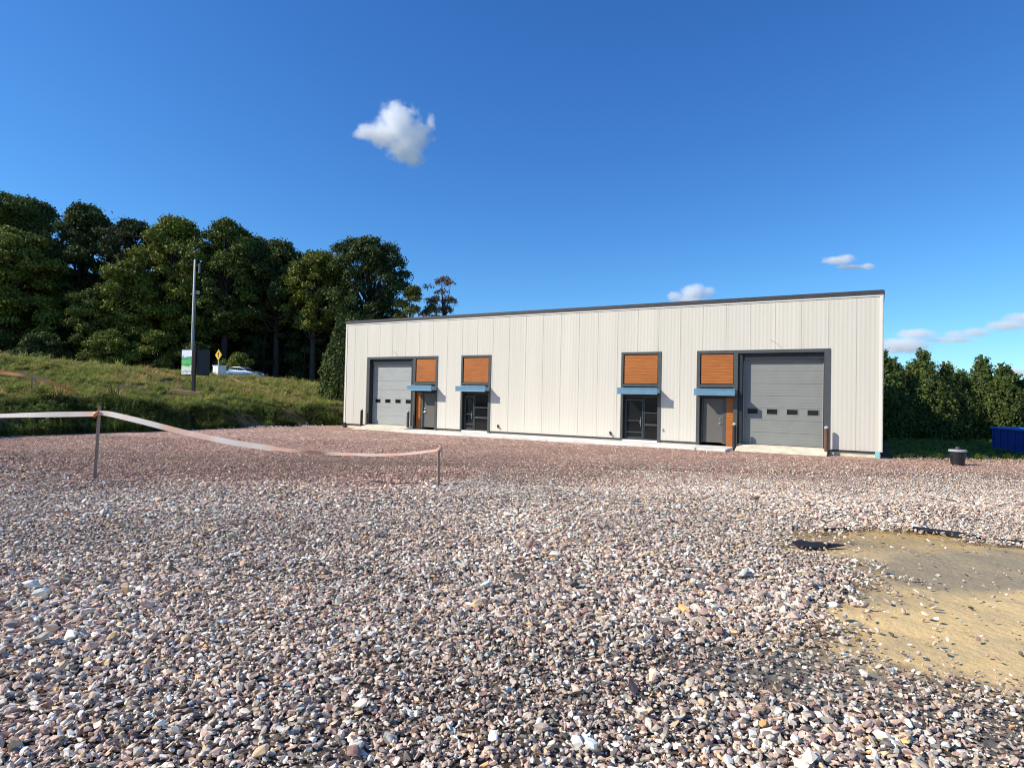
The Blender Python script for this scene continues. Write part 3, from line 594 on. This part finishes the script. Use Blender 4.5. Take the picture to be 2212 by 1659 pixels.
def conifer(name, label, x, y, top, rad, seed, col=(.05, .075, .02), leaf=.14, dens=1.0, group='row of evergreens right of the building', low=.02, point=1.0):
    global rng
    keep_rng = rng; rng = np.random.default_rng(seed); z0 = H(x, y) - .1; h = top - z0
    e_ = empty(name, (x, y, z0), 0, label=label, cat='tree', group=group)
    n = int(dens * 2300 * rad * h / 10); t = rng.random(n) ** 1.15 * (1 - low) + low; ang = rng.uniform(0, 6.283, n)
    lumps = .72 + .32 * vnoise(ang * 1.6, t * h, .9, seed) + .22 * vnoise(ang * 4, t * h, .45, seed + 1)
    prof = np.minimum(1, (1 - t) * 1.75 + .02) ** point * (1 - .25 * np.clip(.15 - t, 0, 1) / .15)
    rr = rad * prof * lumps * rng.uniform(.6, 1.0, n) ** .5
    pts = np.c_[rr * np.cos(ang), rr * np.sin(ang), t * h]; nr = np.c_[np.cos(ang), np.sin(ang), np.full(n, .6)]
    tips = int(dens * 70); tt = rng.random(tips) ** .6; ta = rng.uniform(0, 6.283, tips)   # sprays that stand out of the outline
    for i in range(tips):
        r_ = rad * min(1, (1 - tt[i]) * 1.6 + .03); b_ = np.array([r_ * math.cos(ta[i]) * .85, r_ * math.sin(ta[i]) * .85, tt[i] * h]); L_ = rng.uniform(.25, .6); k = 14
        q = rng.random((k, 1)); pts = np.r_[pts, b_ + q * np.array([math.cos(ta[i]) * L_ * .5, math.sin(ta[i]) * L_ * .5, L_]) + rng.normal(0, .05, (k, 3))]; nr = np.r_[nr, np.tile([math.cos(ta[i]), math.sin(ta[i]), .4], (k, 1))]
    cols = np.array(col) * rng.uniform(.6, 1.5, (len(pts), 1)) * (.8 + .5 * vnoise(pts[:, 0] * 2 + pts[:, 1] * 2, pts[:, 2], .6, seed + 3))[:, None] * (1 + rng.normal(0, .1, (len(pts), 1)) * np.array([[1.5, .3, -.5]]))
    leafmesh('crown', pts, leaf * rng.uniform(.6, 1.35, len(pts)), np.clip(cols, .004, 1), e_, nr)
    MB().tube([(0, 0, -.4), (0, 0, h * .5), (0, 0, h * .95)], [.13, .08, .015], 8).build('trunk', BARK, e_, smooth=True)
    rng = keep_rng; return e_
G1 = (.10, .13, .022); G2 = (.066, .09, .02); G3 = (.16, .18, .025); G4 = (.045, .062, .018)
BT = [ # x, y, top, radius, colour, words
 (-67, 82, 27.6, 6.6, G1, 'tallest tree of the wood at the left edge of the photo'),
 (-58, 84, 27.0, 5.6, G2, 'dark round tree between the tallest tree and the wooded dip'),
 (-51, 83, 24.8, 4.8, G4, 'dark tree on the left side of the dip in the treeline'),
 (-62, 76, 21.6, 6.0, G3, 'light green tree in front of the tallest trees at the left edge'),
 (-47.5, 76, 17.8, 3.6, G3, 'smaller light green tree standing in the dip of the treeline'),
 (-43.6, 80, 24.4, 5.4, G3, 'big round light green tree right behind the utility pole'),
 (-37.2, 80, 24.3, 4.6, G1, 'big round tree just right of the utility pole'),
 (-31.0, 82, 22.2, 4.2, G2, 'mid green tree between the pole and the tree with sky gaps'),
 (-25.6, 80, 20.5, 3.6, G3, 'narrow yellow green tree beside the tree with sky gaps'),
 (-19.2, 80, 22.4, 5.6, G2, 'broad dark tree with sky gaps at the right end of the wood'),
 (-72, 92, 30.0, 7.0, G2, 'dark tree behind the tallest tree at the left edge'),
 (-40, 92, 25.5, 6.0, G2, 'dark tree behind the big round trees by the pole'),
 (-29, 92, 23.0, 5.5, G4, 'dark tree filling the wood behind the car')]
for i, (x, y, top, r_, c_, lb) in enumerate(BT):
    broadleaf('broadleaf_tree', lb, x, y, top, r_ * 1.12, 100 + i, c_, base=(.12, .12, .2, .1, .1, .22, .3, .45, .42, .38, .1, .4, .5)[i], nl=95, leaf=.17, dens=400, sparse=.34 if i == 9 else 0)
broadleaf('sapling_tree', 'bushy young tree in front of the wood, left of the pole', -50.5, 74.5, 14.2, 3.2, 140, G1, .08, .13, 800, 24)
broadleaf('small_tree', 'small olive tree rising just behind the roof at the end of the wood', -12.6, 77, 15.9, 2.9, 150, (.14, .14, .03), .1, .13, 800, 22)
broadleaf('small_tree', 'sparse reddish brown tree rising behind the warehouse roof', -9.9, 86, 19.4, 3.4, 151, (.15, .085, .045), .12, .13, 420, 30, sparse=.30)
broadleaf('small_tree', 'low olive bush top just above the roof beside the reddish tree', -10.6, 80, 14.2, 2.2, 152, (.14, .125, .035), .1, .13, 700, 14)
SH = [(-66, 70, 9.2, 3.4, 'dark bush under the wood at the left edge'), (-59, 71, 8.2, 3.2, 'dark bush under the light green tree'), (-53.5, 71, 8.6, 3.0, 'bush left below the young tree'), (-46.5, 72, 9.2, 3.2, 'arching bush with light tips left of the signs'),
      (-42.5, 74, 9.4, 3.0, 'bush with light tips just left of the pole'), (-37.5, 74, 8.2, 2.6, 'bush behind the black sign panel'), (-32.5, 74, 7.0, 2.2, 'low bush with light tips above the car'), (-71, 72, 9.5, 3.4, 'dark bush cut by the left edge of the photo'), (-15.5, 80, 8.2, 3.2, 'dark bush behind the cone shaped evergreen'), (-27.5, 82.5, 11.5, 3.2, 'tall bush right of the car, leaves darkened for deep shade'), (-22, 83, 11.5, 3.4, 'tall bush under the tree with sky gaps, leaves darkened for deep shade'), (-33, 83, 12.5, 3.4, 'tall bush above the car, leaves darkened for deep shade')]
for i, (x, y, top, r_, lb) in enumerate(SH):
    broadleaf('bush', lb, x, y, top, r_, 200 + i, G3 if i in (3, 4, 6) else G4 if i > 8 else G2, .04, .13, 750, 20, cat='bush', group='bushes at the foot of the wood', flat=.8)  # last three bushes are added, leaves coloured dark for the wood's deep shade
# wood's depth: shade put into dark leaf colour, closing the view between the trunks
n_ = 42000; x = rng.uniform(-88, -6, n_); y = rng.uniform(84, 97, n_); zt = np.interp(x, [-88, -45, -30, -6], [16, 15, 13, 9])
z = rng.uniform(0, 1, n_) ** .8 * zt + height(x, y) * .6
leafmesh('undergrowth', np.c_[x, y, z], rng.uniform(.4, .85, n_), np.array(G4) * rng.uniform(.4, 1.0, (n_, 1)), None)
tag(bpy.data.objects['undergrowth'], 'dense undergrowth between the trunks, coloured dark for the shade of the wood', kind='stuff')
conifer('conifer', 'cone shaped evergreen at the left end of the warehouse', -15.4, 55.5, 8.6, 1.75, 301, (.075, .105, .022), .12, 1.6, group=None, point=.9)
CT = [(26.4, 44.5, 6.3, 1.2), (29.9, 45.5, 6.5, 1.45), (28.2, 46.3, 5.9, 1.25), (31.8, 45.8, 5.6, 1.2), (33.3, 46.8, 5.0, 1.1), (34.6, 46, 6.2, 1.15), (35.6, 45.2, 5.6, 1.1), (36.9, 46, 5.0, 1.1), (38.1, 45.2, 6.2, 1.2), (39.6, 45.6, 6.6, 1.3), (24.9, 45.5, 6.6, 1.3), (31, 48.5, 5.8, 1.5), (35, 48.8, 5.2, 1.5), (38, 48.5, 5.4, 1.5)]
wd_ = ['evergreen half hidden by the right corner of the warehouse', 'widest evergreen, first full one right of the warehouse', 'lower evergreen between the warehouse corner and the widest evergreen', 'evergreen just right of the widest one', 'shortest evergreen above the black tub', 'pointed evergreen left of the blue dumpster', 'evergreen behind the left end of the blue dumpster',
       'short evergreen behind the blue dumpster', 'evergreen behind the dumpster at the right edge', 'evergreen cut by the right edge of the photo', 'evergreen mostly behind the warehouse corner', 'second row evergreen behind the widest one', 'second row evergreen behind the gap above the black tub', 'second row evergreen behind the blue dumpster']
for i, ((x, y, t_, r_), lb) in enumerate(zip(CT, wd_)):
    conifer('conifer', lb, x, y, t_ * .95, r_ * 1.65, 310 + i, (.085, .115, .024), .085, 3.4, point=1.0)

# ================================================================ fence tape and stakes
WOOD = mat('lath_wood', (.40, .28, .19), .85, 0, .3, 9, .3, 30, stretch=(1, 1, .2))
def stake(x, y, top, tilt, lb, w_=.062, zb=None):
    z0 = H(x, y); h = top - z0; e_ = empty('stake', (x, y, z0), .5, label=lb, cat='stake')
    st_ = MB(); a = tilt; st_.add([(sx_ * w_ / 2 + a[0] * t_, sy_ * .011 + a[1] * t_, z_) for z_, t_ in ((-.3, 0), (h, 1)) for sx_, sy_ in ((-1, -1), (1, -1), (1, 1), (-1, 1))], [(0, 3, 2, 1), (4, 5, 6, 7), (0, 1, 5, 4), (1, 2, 6, 5), (2, 3, 7, 6), (3, 0, 4, 7)])
    st_.build('lath', WOOD, e_, .003)
    return e_
m, N, L, P = newmat('tape'); tc = N.new('ShaderNodeTexCoord')
cc = mix((.95, .62, .42), (.95, .86, .74), ramp(noise(.9, 3), [(.42, (0, 0, 0)), (.58, (1, 1, 1))])); L.new(cc, P.inputs['Base Color']); P.inputs['Roughness'].default_value = .35
tr = N.new('ShaderNodeBsdfTranslucent'); L.new(cc, tr.inputs[0]); ms = N.new('ShaderNodeMixShader'); ms.inputs[0].default_value = .35; L.new(P.outputs[0], ms.inputs[1]); L.new(tr.outputs[0], ms.inputs[2]); L.new(ms.outputs[0], N['Material Output'].inputs[0])
TAPE = m; TAPEO = mat('tape_orange', (.85, .33, .12), .4)
def ribbon(pts, wid, tw, seg=60):
    P_ = [Vector(p) for p in pts]; n = len(P_); vs, fs = [], []
    for i in range(seg + 1):
        t = i / seg * (n - 1); k = min(int(t), n - 2); f_ = t - k
        a_, b_, c_, d_ = P_[max(k - 1, 0)], P_[k], P_[k + 1], P_[min(k + 2, n - 1)]
        p = .5 * ((2 * b_) + (c_ - a_) * f_ + (2 * a_ - 5 * b_ + 4 * c_ - d_) * f_ ** 2 + (3 * b_ - a_ - 3 * c_ + d_) * f_ ** 3)
        tg = (c_ - b_).normalized(); th = tw(i / seg); s_ = tg.cross(Vector((0, 0, 1))).normalized(); u_ = s_.cross(tg)
        ax = u_ * math.cos(th) + s_ * math.sin(th); nn = (s_ * math.cos(th) - u_ * math.sin(th)) * .0015; w_ = wid if not callable(wid) else wid(i / seg)
        vs += [p + ax * w_ / 2 + nn, p - ax * w_ / 2 + nn, p - ax * w_ / 2 - nn, p + ax * w_ / 2 - nn]
    for i in range(seg):
        o_ = i * 4; fs += [(o_ + a, o_ + (a + 1) % 4, o_ + (a + 1) % 4 + 4, o_ + a + 4) for a in range(4)]
    fs += [(0, 1, 2, 3), (seg * 4 + 3, seg * 4 + 2, seg * 4 + 1, seg * 4)]
    return MB().add(vs, fs)
stake(-8.80, 13.28, 1.94, (.05, 0), 'tall weathered wooden stake standing on the gravel mound at left')
stake(-1.45, 12.90, 1.27, (-.03, 0), 'short wooden stake at the right end of the sagging tape', .05)
mb = ribbon([(-17, 12.0, 1.50), (-14, 12.6, 1.55), (-12.15, 12.9, 1.62), (-10.7, 13.1, 1.70), (-9.73, 13.2, 1.745), (-8.81, 13.25, 1.78)], .115, lambda t: -.6 + .25 * math.sin(t * 9))
tag(mb.build('barrier_tape', TAPE), 'pale barrier tape stretched level from the tall stake out of the left edge', 'barrier tape')
mb = ribbon([(-8.77, 13.25, 1.80), (-8.52, 13.27, 1.785), (-7.79, 13.2, 1.645), (-6.81, 13.15, 1.43), (-5.84, 13.1, 1.26), (-4.87, 13.1, 1.14), (-4.09, 13.05, 1.095), (-3.31, 13, 1.075), (-2.44, 12.95, 1.09), (-1.67, 12.92, 1.18), (-1.46, 12.9, 1.23)],
            lambda t: .12 if t < .5 else .075, lambda t: -.7 + .2 * math.sin(t * 5) + 1.15 * math.exp(-((t - .60) / .055) ** 2), 90)
tag(mb.build('barrier_tape', TAPE), 'peach barrier tape sagging between the tall and the short wooden stakes', 'barrier tape')
k1 = MB(); k1.tube([(-8.83, 13.25, 1.72), (-8.78, 13.21, 1.78), (-8.73, 13.25, 1.84)], [.03, .045, .02], 8)
tag(k1.build('tape_knot', TAPEO, smooth=True), 'orange knot of tape tied round the tall stake', 'tape knot')
k1 = MB(); k1.tube([(-1.50, 12.87, 1.19), (-1.46, 12.85, 1.24), (-1.42, 12.87, 1.28)], [.02, .04, .015], 8); k1.box(-1.445, -1.395, 12.85, 12.855, 1.02, 1.27)
tag(k1.build('tape_knot', TAPE, smooth=True), 'pale knot and loose tape end on the short stake', 'tape knot')
z_ = lambda x, y, d=0: H(x, y) + d
mb = ribbon([(-28.5, 31.6, z_(-28.5, 31.6, 1.0)), (-26.5, 31.7, z_(-26.5, 31.7, 1.2)), (-24.6, 31.9, z_(-24.6, 31.9, 1.25)), (-24.3, 33.3, z_(-24.3, 33.3, .85)), (-24.6, 35.2, z_(-24.6, 35.2, .30))], .17, lambda t: .3 * math.sin(9 * t))
tag(mb.build('barrier_tape', TAPEO), 'orange tape slanting down into the grass at the left edge', 'barrier tape')
stake(-24.5, 31.9, z_(-24.5, 31.9, 1.4), (.0, 0), 'thin stake holding the orange tape on the grass bank', .07)
for (x, y, dx, dy, L_, lb) in ((-29.2, 52, 1.4, .2, .12, 'strip of orange tape lying on the grass left of the sign post'), (-20.2, 50.1, .7, .1, .1, 'short scrap of pale orange tape on the grass below the car'), (-25.2, 56.5, .8, -.1, .1, 'reddish tape scrap on the grass left below the car')):
    mb = ribbon([(x - dx, y - dy, z_(x - dx, y - dy, .22)), (x, y, z_(x, y, .30)), (x + dx, y + dy, z_(x + dx, y + dy, .18))], L_, lambda t: .6 * math.sin(6 * t)); tag(mb.build('tape_scrap', TAPEO, smooth=True), lb, 'tape scrap')
pl = MB().box(-1.0, 1.0, -.25, .25, 0, .28); o = pl.build('timber_board', mat('board_wood', (.5, .30, .16), .8, 0, .25, 5), None, .02, loc=(-22.6, 43.4, z_(-22.6, 43.4, .05))); o.rotation_euler = (0, .06, .1)
tag(o, 'raw pale timber board lying at the foot of the two sided sign', 'board')

# ================================================================ signs, pole, car
sx_, sy_ = -22.36, 43.9; sz = z_(sx_, sy_)
sg = empty('advertising_sign', (sx_, sy_, sz), 0, label='two sided V shaped sign on a dark post, left panel white and green', cat='sign')
MB().box(-.10, .10, -.1, .1, -.3, 3.35).build('post', mat('post_brown', (.03, .02, .018), .7, 0, .2, 5), sg, .01)
m, N, L, P = newmat('sign_print'); tc = N.new('ShaderNodeTexCoord'); sz_ = N.new('ShaderNodeSeparateXYZ'); L.new(tc.outputs['Generated'], sz_.inputs[0])
nn = N.new('ShaderNodeMath'); nn.operation = 'MULTIPLY_ADD'; L.new(noise(3.2, 2), nn.inputs[0]); nn.inputs[1].default_value = .35; L.new(sz_.outputs[2], nn.inputs[2])
L.new(ramp(nn.outputs[0], [(.0, (.55, .6, .62)), (.2, (.82, .84, .82)), (.3, (.35, .4, .36)), (.34, (.85, .87, .8)), (.5, (.62, .72, .45)), (.56, (.04, .30, .10)), (.7, (.14, .60, .13)), (.86, (.04, .25, .14)), (.93, (.85, .88, .92))]), P.inputs['Base Color']); P.inputs['Roughness'].default_value = .4
PRINT = m
for sgn, mt, lb in ((-1, PRINT, 'white and green printed panel'), (1, mat('panel_black', (.022, .026, .034), .5), 'dark panel')):
    a = R(28) if sgn > 0 else R(-20); pm = Matrix.Rotation(-a, 4, 'Z')   # wings sweep back from the post
    fr = MB().box(.14, .98, -.04, .04, 1.45, 3.25) if sgn > 0 else MB().box(-1.16, -.14, -.04, .04, 1.45, 3.25)
    fo = fr.build('panel_frame', mat('frame_black', (.015, .015, .018), .5), sg, .01); fo.rotation_euler = (0, 0, a)
    pn_ = (MB().box(.2, .94, -.055, -.041, 1.5, 3.2) if sgn > 0 else MB().box(-1.12, -.2, -.055, -.041, 1.5, 3.2)).build('panel', mt, fo); pn_['label'] = lb
px, py = -36.05, 70.2; pz = z_(px, py, -.3)
po = empty('utility_pole', (px, py, pz), 0, label='tall weathered grey wooden utility pole standing behind the signs', cat='utility pole')
MB().tube([(0, 0, 0), (-.02, 0, 7), (-.05, 0, 17.2 - pz)], [.145, .13, .10], 12).build('pole', mat('pole_wood', (.60, .56, .50), .85, 0, .25, 3, .3, 8, stretch=(1, 1, .15)), po, smooth=True)
ph = 17.2 - pz
MB().box(.1, .62, -.05, .05, ph - 3.9, ph - 3.5).build('junction_box', mat('pole_gear', (.2, .2, .2)), po)
MB().tube([(.1, 0, ph - .7), (.55, 0, ph - .55)], .04, 6).tube([(.5, 0, ph - 1.5), (.5, 0, ph - .4)], .10, 8).build('bracket', mat('pole_gear', (.22, .23, .23), .5, .3), po)
MB().tube([(.24, 0, 1.0), (.20, 0, ph - 4)], .035, 6).build('conduit', mat('pole_gear', (.2, .2, .2)), po)
ys = empty('warning_sign', (-28.7, 61.0, z_(-28.7, 61.0)), -.55, label='yellow diamond warning sign with dark symbol beside the road', cat='road sign')
MB().box(-.05, .05, -.03, .03, -.2, 2.3).build('post', mat('galvanised', (.42, .43, .42), .5, .4), ys)
yd = MB().prism([(0, 1.55), (.55, 2.1), (0, 2.65), (-.55, 2.1)], -.05, -.032).build('sign_plate', mat('sign_yellow', (.85, .52, .01), .5), ys)
MB().prism([(0, 1.62), (.48, 2.1), (0, 2.58), (-.48, 2.1), (-.45, 2.1), (0, 2.55), (.45, 2.1), (0, 1.65)], -.056, -.0505).build('border', BLACK, yd)
MB().prism([(-.09, 1.85), (.05, 1.85), (.05, 2.12), (.17, 2.12), (-.0, 2.4), (-.2, 2.12), (-.09, 2.12)], -.056, -.0505).build('symbol', mat('sign_symbol', (.12, .02, .01), .5), yd)

def car(x, y, rz, lb):
    z0 = z_(x, y, .05); e_ = empty('parked_car', (x, y, z0), rz, label=lb, cat='car'); e_.scale = (.9, .9, .95)
    paint = mat('car_paint', (.22, .30, .40), .25, .5); gl = mat('car_glass', (.015, .02, .025), .08)
    side = [(-2.2, .35), (-2.25, .75), (-2.1, 1.0), (-1.5, 1.08), (.75, 1.0), (1.7, .92), (2.15, .78), (2.25, .5), (2.2, .28), (1.75, .25), (1.7, .45), (1.45, .62), (1.2, .62), (.98, .45), (.95, .25), (-.95, .25), (-1.0, .45), (-1.22, .62), (-1.48, .62), (-1.7, .45), (-1.75, .25), (-2.15, .28)]
    b_ = MB().prism(side, -.86, .86); bo = b_.build('body', paint, e_, .05, smooth=True)
    cb = [(-2.0, 1.02), (-1.75, 1.35), (-1.1, 1.47), (-.1, 1.46), (.5, 1.2), (.95, .98), (.5, .99), (-1.4, 1.05)]
    MB().prism(cb, -.68, .68).build('roof', paint, e_, .05, smooth=True)
    for s_ in (-1, 1):
        MB().prism([(-1.75, 1.07), (-1.6, 1.3), (-.95, 1.4), (-.55, 1.4), (-.55, 1.06)], s_ * .683, s_ * .70).prism([(-.48, 1.06), (-.48, 1.4), (-.15, 1.38), (.4, 1.16), (.68, 1.04)], s_ * .683, s_ * .70).build('window', gl, e_)
        for wx_ in (-1.35, 1.33):
            wh = MB().tube([(wx_, s_ * .66, .32), (wx_, s_ * .87, .32)], .32, 20).build('wheel', mat('tyre', (.015, .015, .015), .8), e_)
            MB().tube([(wx_, s_ * .86, .32), (wx_, s_ * .885, .32)], .2, 14).build('rim', mat('rim', (.45, .46, .48), .3, .8), wh)
        MB().box(2.12, 2.24, s_ * .55 - .16, s_ * .55 + .16, .58, .74).build('headlight', mat('lamp_glass', (.7, .72, .75), .1), e_)
        MB().box(-2.27, -2.18, s_ * .6 - .14, s_ * .6 + .14, .72, .92).build('tail_light', mat('lamp_red', (.35, .01, .01), .2), e_)
    MB().add([(.52, -.6, 1.24), (.52, .6, 1.24), (.98, .66, 1.0), (.98, -.66, 1.0)], [(0, 1, 2, 3)]).build('windscreen', gl, e_)
    return e_
car(-28.65, 67.0, R(-22), 'silver blue hatchback driving on the road in front of the wood')
ub = empty('utility_cabinet', (-30.15, 64.3, z_(-30.15, 64.3, .35)), -.7, label='low bright white cabinet behind the yellow sign, left of the car', cat='cabinet')
WP = mat('cabinet_white', (.82, .82, .83), .5)
MB().box(-.62, .62, -.4, .4, -.3, .9).build('body', WP, ub, .03); MB().box(-.67, .67, -.45, .45, .9, .98).build('lid', WP, ub, .02)
MB().box(-.56, -.02, -.415, -.401, .1, .82).box(.02, .56, -.415, -.401, .1, .82).build('door', WP, ub, .004)

# tub and dumpster on the right
tb = empty('tub', (17.85, 25.0, z_(17.85, 25.0)), 0, label='black round tub with pale rim and lid knob standing right of the warehouse', cat='tub')
TBK = mat('tub_black', (.016, .016, .017), .45, 0, .2, 5)
MB().tube([(0, 0, -.03), (0, 0, .02), (0, 0, .55)], [.22, .235, .27], 28).build('bucket', TBK, tb, smooth=False)
MB().tube([(0, 0, .54), (0, 0, .55), (0, 0, .605), (0, 0, .62)], [.27, .315, .315, .29], 28).build('rim', mat('rim_grey', (.42, .42, .43), .5), tb)
MB().tube([(0, 0, .62), (0, 0, .73)], [.09, .075], 16).build('lid_knob', mat('knob_dark', (.06, .06, .065), .5), tb)
for s_ in (-1, 1): MB().box(s_ * .26 - .02, s_ * .26 + .02, -.05, .05, .25, .38).build('handle', TBK, tb)
BLUE_SHADE = mat('dumpster_blue_shaded', (.012, .06, .34), .45, 0, .2, 3); BLUE_LIT = mat('dumpster_blue_lit', (.02, .24, .75), .4)  # building shade painted into the body blue, sunlight into the rim blue
dp = empty('dumpster', (25.9, 32.07, z_(25.8, 32.07)), R(-104.5), label='long blue dumpster standing in front of the evergreens at the right edge', cat='dumpster')
d = MB(); d.prism([(-2.4, .12), (-2.4, 1.22), (3.2, 1.22), (3.2, .12)], -.05, 1.9)
for k in range(8): d.box(-2.25 + k * .72, -2.17 + k * .72, -.11, -.05, .14, 1.2)
d.box(-2.4, 3.2, -.10, -.05, .1, .2); d.build('bin', BLUE_SHADE, dp, .01)
MB().box(-2.46, 3.26, -.13, -.02, 1.22, 1.33).box(-2.46, 3.26, 1.86, 1.96, 1.22, 1.33).box(-2.46, -2.36, -.02, 1.86, 1.22, 1.33).build('rim', BLUE_LIT, dp, .01)
for k in (-2.0, 2.6): MB().tube([(k, -.1, .1), (k, .05, .1)], .1, 14).build('wheel', BLACK, dp)

# loose things on the ground
GEO = mat('geotextile', (.012, .014, .018), .85, 0, .3, 8)
def flap(pts, lb):
    n = len(pts); c_ = np.mean(pts, 0); vs = [(x, y, z_(x, y) + h_ * .65) for x, y, h_ in pts] + [(x, y, z_(x, y) + h_ * .65 - .015) for x, y, h_ in pts]
    o = MB().add(vs, [tuple(range(n)), tuple(reversed(range(n, 2 * n)))] + [(i, i + n, (i + 1) % n + n, (i + 1) % n) for i in range(n)]).build('fabric_flap', GEO); tag(o, lb, 'ground fabric', 'black ground fabric showing through the gravel')
flap([(3.72, 8.06, .03), (3.70, 8.20, .07), (3.84, 8.30, .09), (3.98, 8.24, .08), (4.10, 8.29, .07), (4.42, 8.25, .05), (4.2, 8.17, .03), (3.98, 8.10, .03)], 'torn black fabric corner sticking out of the gravel left of the sand')
flap([(6.0, 9.33, .04), (6.05, 9.40, .08), (6.28, 9.27, .06), (6.5, 9.10, .075), (6.75, 8.88, .05), (7.0, 8.72, .06), (7.3, 8.62, .05), (7.6, 8.56, .04), (7.3, 8.56, .02), (6.9, 8.70, .02), (6.6, 8.92, .02), (6.3, 9.16, .02)], 'long black fabric strip along the far right edge of the sand')
flap([(4.6, 9.2, .03), (4.65, 9.25, .05), (5.1, 9.33, .04), (5.05, 9.29, .02)], 'thin black fabric sliver at the far left edge of the sand')
n = 150; x = rng.normal(-15.9, 1.1, n); y = 41.6 + (x + 15.9) * 1.6 + rng.normal(0, .5, n); n = len(x); s = rng.uniform(.06, .2, n)
scatter('pale_rubble', 'heap of pale broken stone at the foot of the grass bank', np.c_[x, y, height(x, y) + s * .2], np.c_[rng.normal(0, .5, n), rng.normal(0, .5, n), rng.uniform(0, 6, n)], s[:, None] * np.ones((1, 3)), rng.integers(0, 8, n), np.array([(.6, .55, .48)]) * rng.uniform(.7, 1.3, (n, 1)), protos)

# ================================================================ clouds
def cloud(lb, cen, R3, blobs, dens, nscale, amp, seed, thr=.0, edge=6.):
    m, N_, L_, P_ = newmat('cloud'); N_.remove(P_); out = N_['Material Output']
    pv_ = N_.new('ShaderNodeVolumePrincipled'); pv_.inputs['Color'].default_value = (1, 1, 1, 1); pv_.inputs['Anisotropy'].default_value = 0
    tc_ = N_.new('ShaderNodeTexCoord'); acc = None
    def mth(op, a, b=None, c_=None):
        x = N_.new('ShaderNodeMath'); x.operation = op
        for i, v_ in enumerate((a, b, c_)):
            if v_ is None: continue
            if isinstance(v_, (int, float)): x.inputs[i].default_value = v_
            else: L_.new(v_, x.inputs[i])
        return x.outputs[0]
    for (bx, by, bz, rx_, ry_, rz_) in blobs:
        s1 = N_.new('ShaderNodeVectorMath'); s1.operation = 'SUBTRACT'; L_.new(tc_.outputs['Object'], s1.inputs[0]); s1.inputs[1].default_value = (bx, by, bz)
        s2 = N_.new('ShaderNodeVectorMath'); s2.operation = 'DIVIDE'; L_.new(s1.outputs[0], s2.inputs[0]); s2.inputs[1].default_value = (rx_, ry_, rz_)
        s3 = N_.new('ShaderNodeVectorMath'); s3.operation = 'LENGTH'; L_.new(s2.outputs[0], s3.inputs[0]); v_ = mth('SUBTRACT', 1, s3.outputs['Value'])
        acc = v_ if acc is None else mth('SMOOTH_MAX', acc, v_, .25)
    nz = N_.new('ShaderNodeTexNoise'); nz.inputs['Scale'].default_value = nscale; nz.inputs['Detail'].default_value = 9; nz.inputs['Roughness'].default_value = .68; nz.noise_dimensions = '4D'; nz.inputs['W'].default_value = seed; L_.new(tc_.outputs['Object'], nz.inputs['Vector'])
    a_ = mth('MULTIPLY_ADD', nz.outputs[0], amp, -amp * .5 - thr); t_ = mth('ADD', acc, a_); t_ = mth('MULTIPLY', t_, edge)
    cl = N_.new('ShaderNodeClamp'); L_.new(t_, cl.inputs[0]); d_ = mth('MULTIPLY', cl.outputs[0], dens); L_.new(d_, pv_.inputs['Density']); L_.new(pv_.outputs[0], out.inputs['Volume'])
    bm = bmesh.new(); bmesh.ops.create_icosphere(bm, subdivisions=3, radius=1); me = bpy.data.meshes.new('cloud')
    for v_ in bm.verts: v_.co = Vector((v_.co.x * R3[0], v_.co.y * R3[1], v_.co.z * R3[2]))
    bm.to_mesh(me); bm.free(); me.materials.append(m); o = bpy.data.objects.new('cloud', me); COL.objects.link(o); o.location = cen
    tag(o, lb, 'cloud', 'small fair weather clouds'); return o
cloud('largest puffy white cloud, alone high in the blue sky', (-236, 1200, 516), (115, 90, 92),
      [(2, 0, 24, 52, 46, 44), (-54, 0, -2, 34, 30, 24), (-24, 0, -8, 54, 42, 32), (16, 0, -32, 56, 42, 32), (34, 0, -52, 34, 26, 22), (38, 0, -6, 44, 34, 44), (6, 0, 0, 60, 44, 44), (66, 0, 22, 14, 14, 26), (74, 0, -14, 9, 10, 12)], .085, .055, 1.7, 5.7, .26, 2.0)
cloud('small grey white cloud resting on the middle of the roof line', (339, 1200, 214), (66, 50, 42), [(6, 0, 2, 34, 26, 20), (-30, 0, -6, 20, 18, 12), (36, 0, 4, 16, 14, 13), (0, 0, -14, 42, 26, 12)], .07, .06, 1.5, 8.3, .14, 2)
cloud('small flat cloud above the right end of the roof', (642, 1200, 278), (70, 50, 34), [(-18, 0, 6, 36, 20, 9), (40, 0, -4, 16, 12, 8), (6, 0, -6, 34, 16, 5), (-2, 0, 12, 18, 12, 8)], .08, .07, 1.5, 12.7, .06, 2)
cloud('long ragged cloud band above the evergreens at right', (880, 1200, 148), (210, 70, 75), [(-130, 0, -26, 62, 40, 18), (-105, 0, -2, 44, 30, 12), (-30, 0, -2, 22, 20, 11), (10, 0, 4, 30, 24, 11), (70, 0, 18, 46, 30, 11), (120, 0, 34, 60, 34, 14), (-40, 0, -12, 60, 26, 7), (180, 0, 46, 60, 34, 16)], .05, .042, 1.6, 21.4, .06, 1.8)
cloud('small white cloud just above the evergreens near the right edge', (960, 1200, 77), (46, 34, 20), [(0, 0, 0, 30, 22, 9), (12, 0, -4, 20, 16, 6)], .08, .07, 1.3, 33.0, .05, 2)
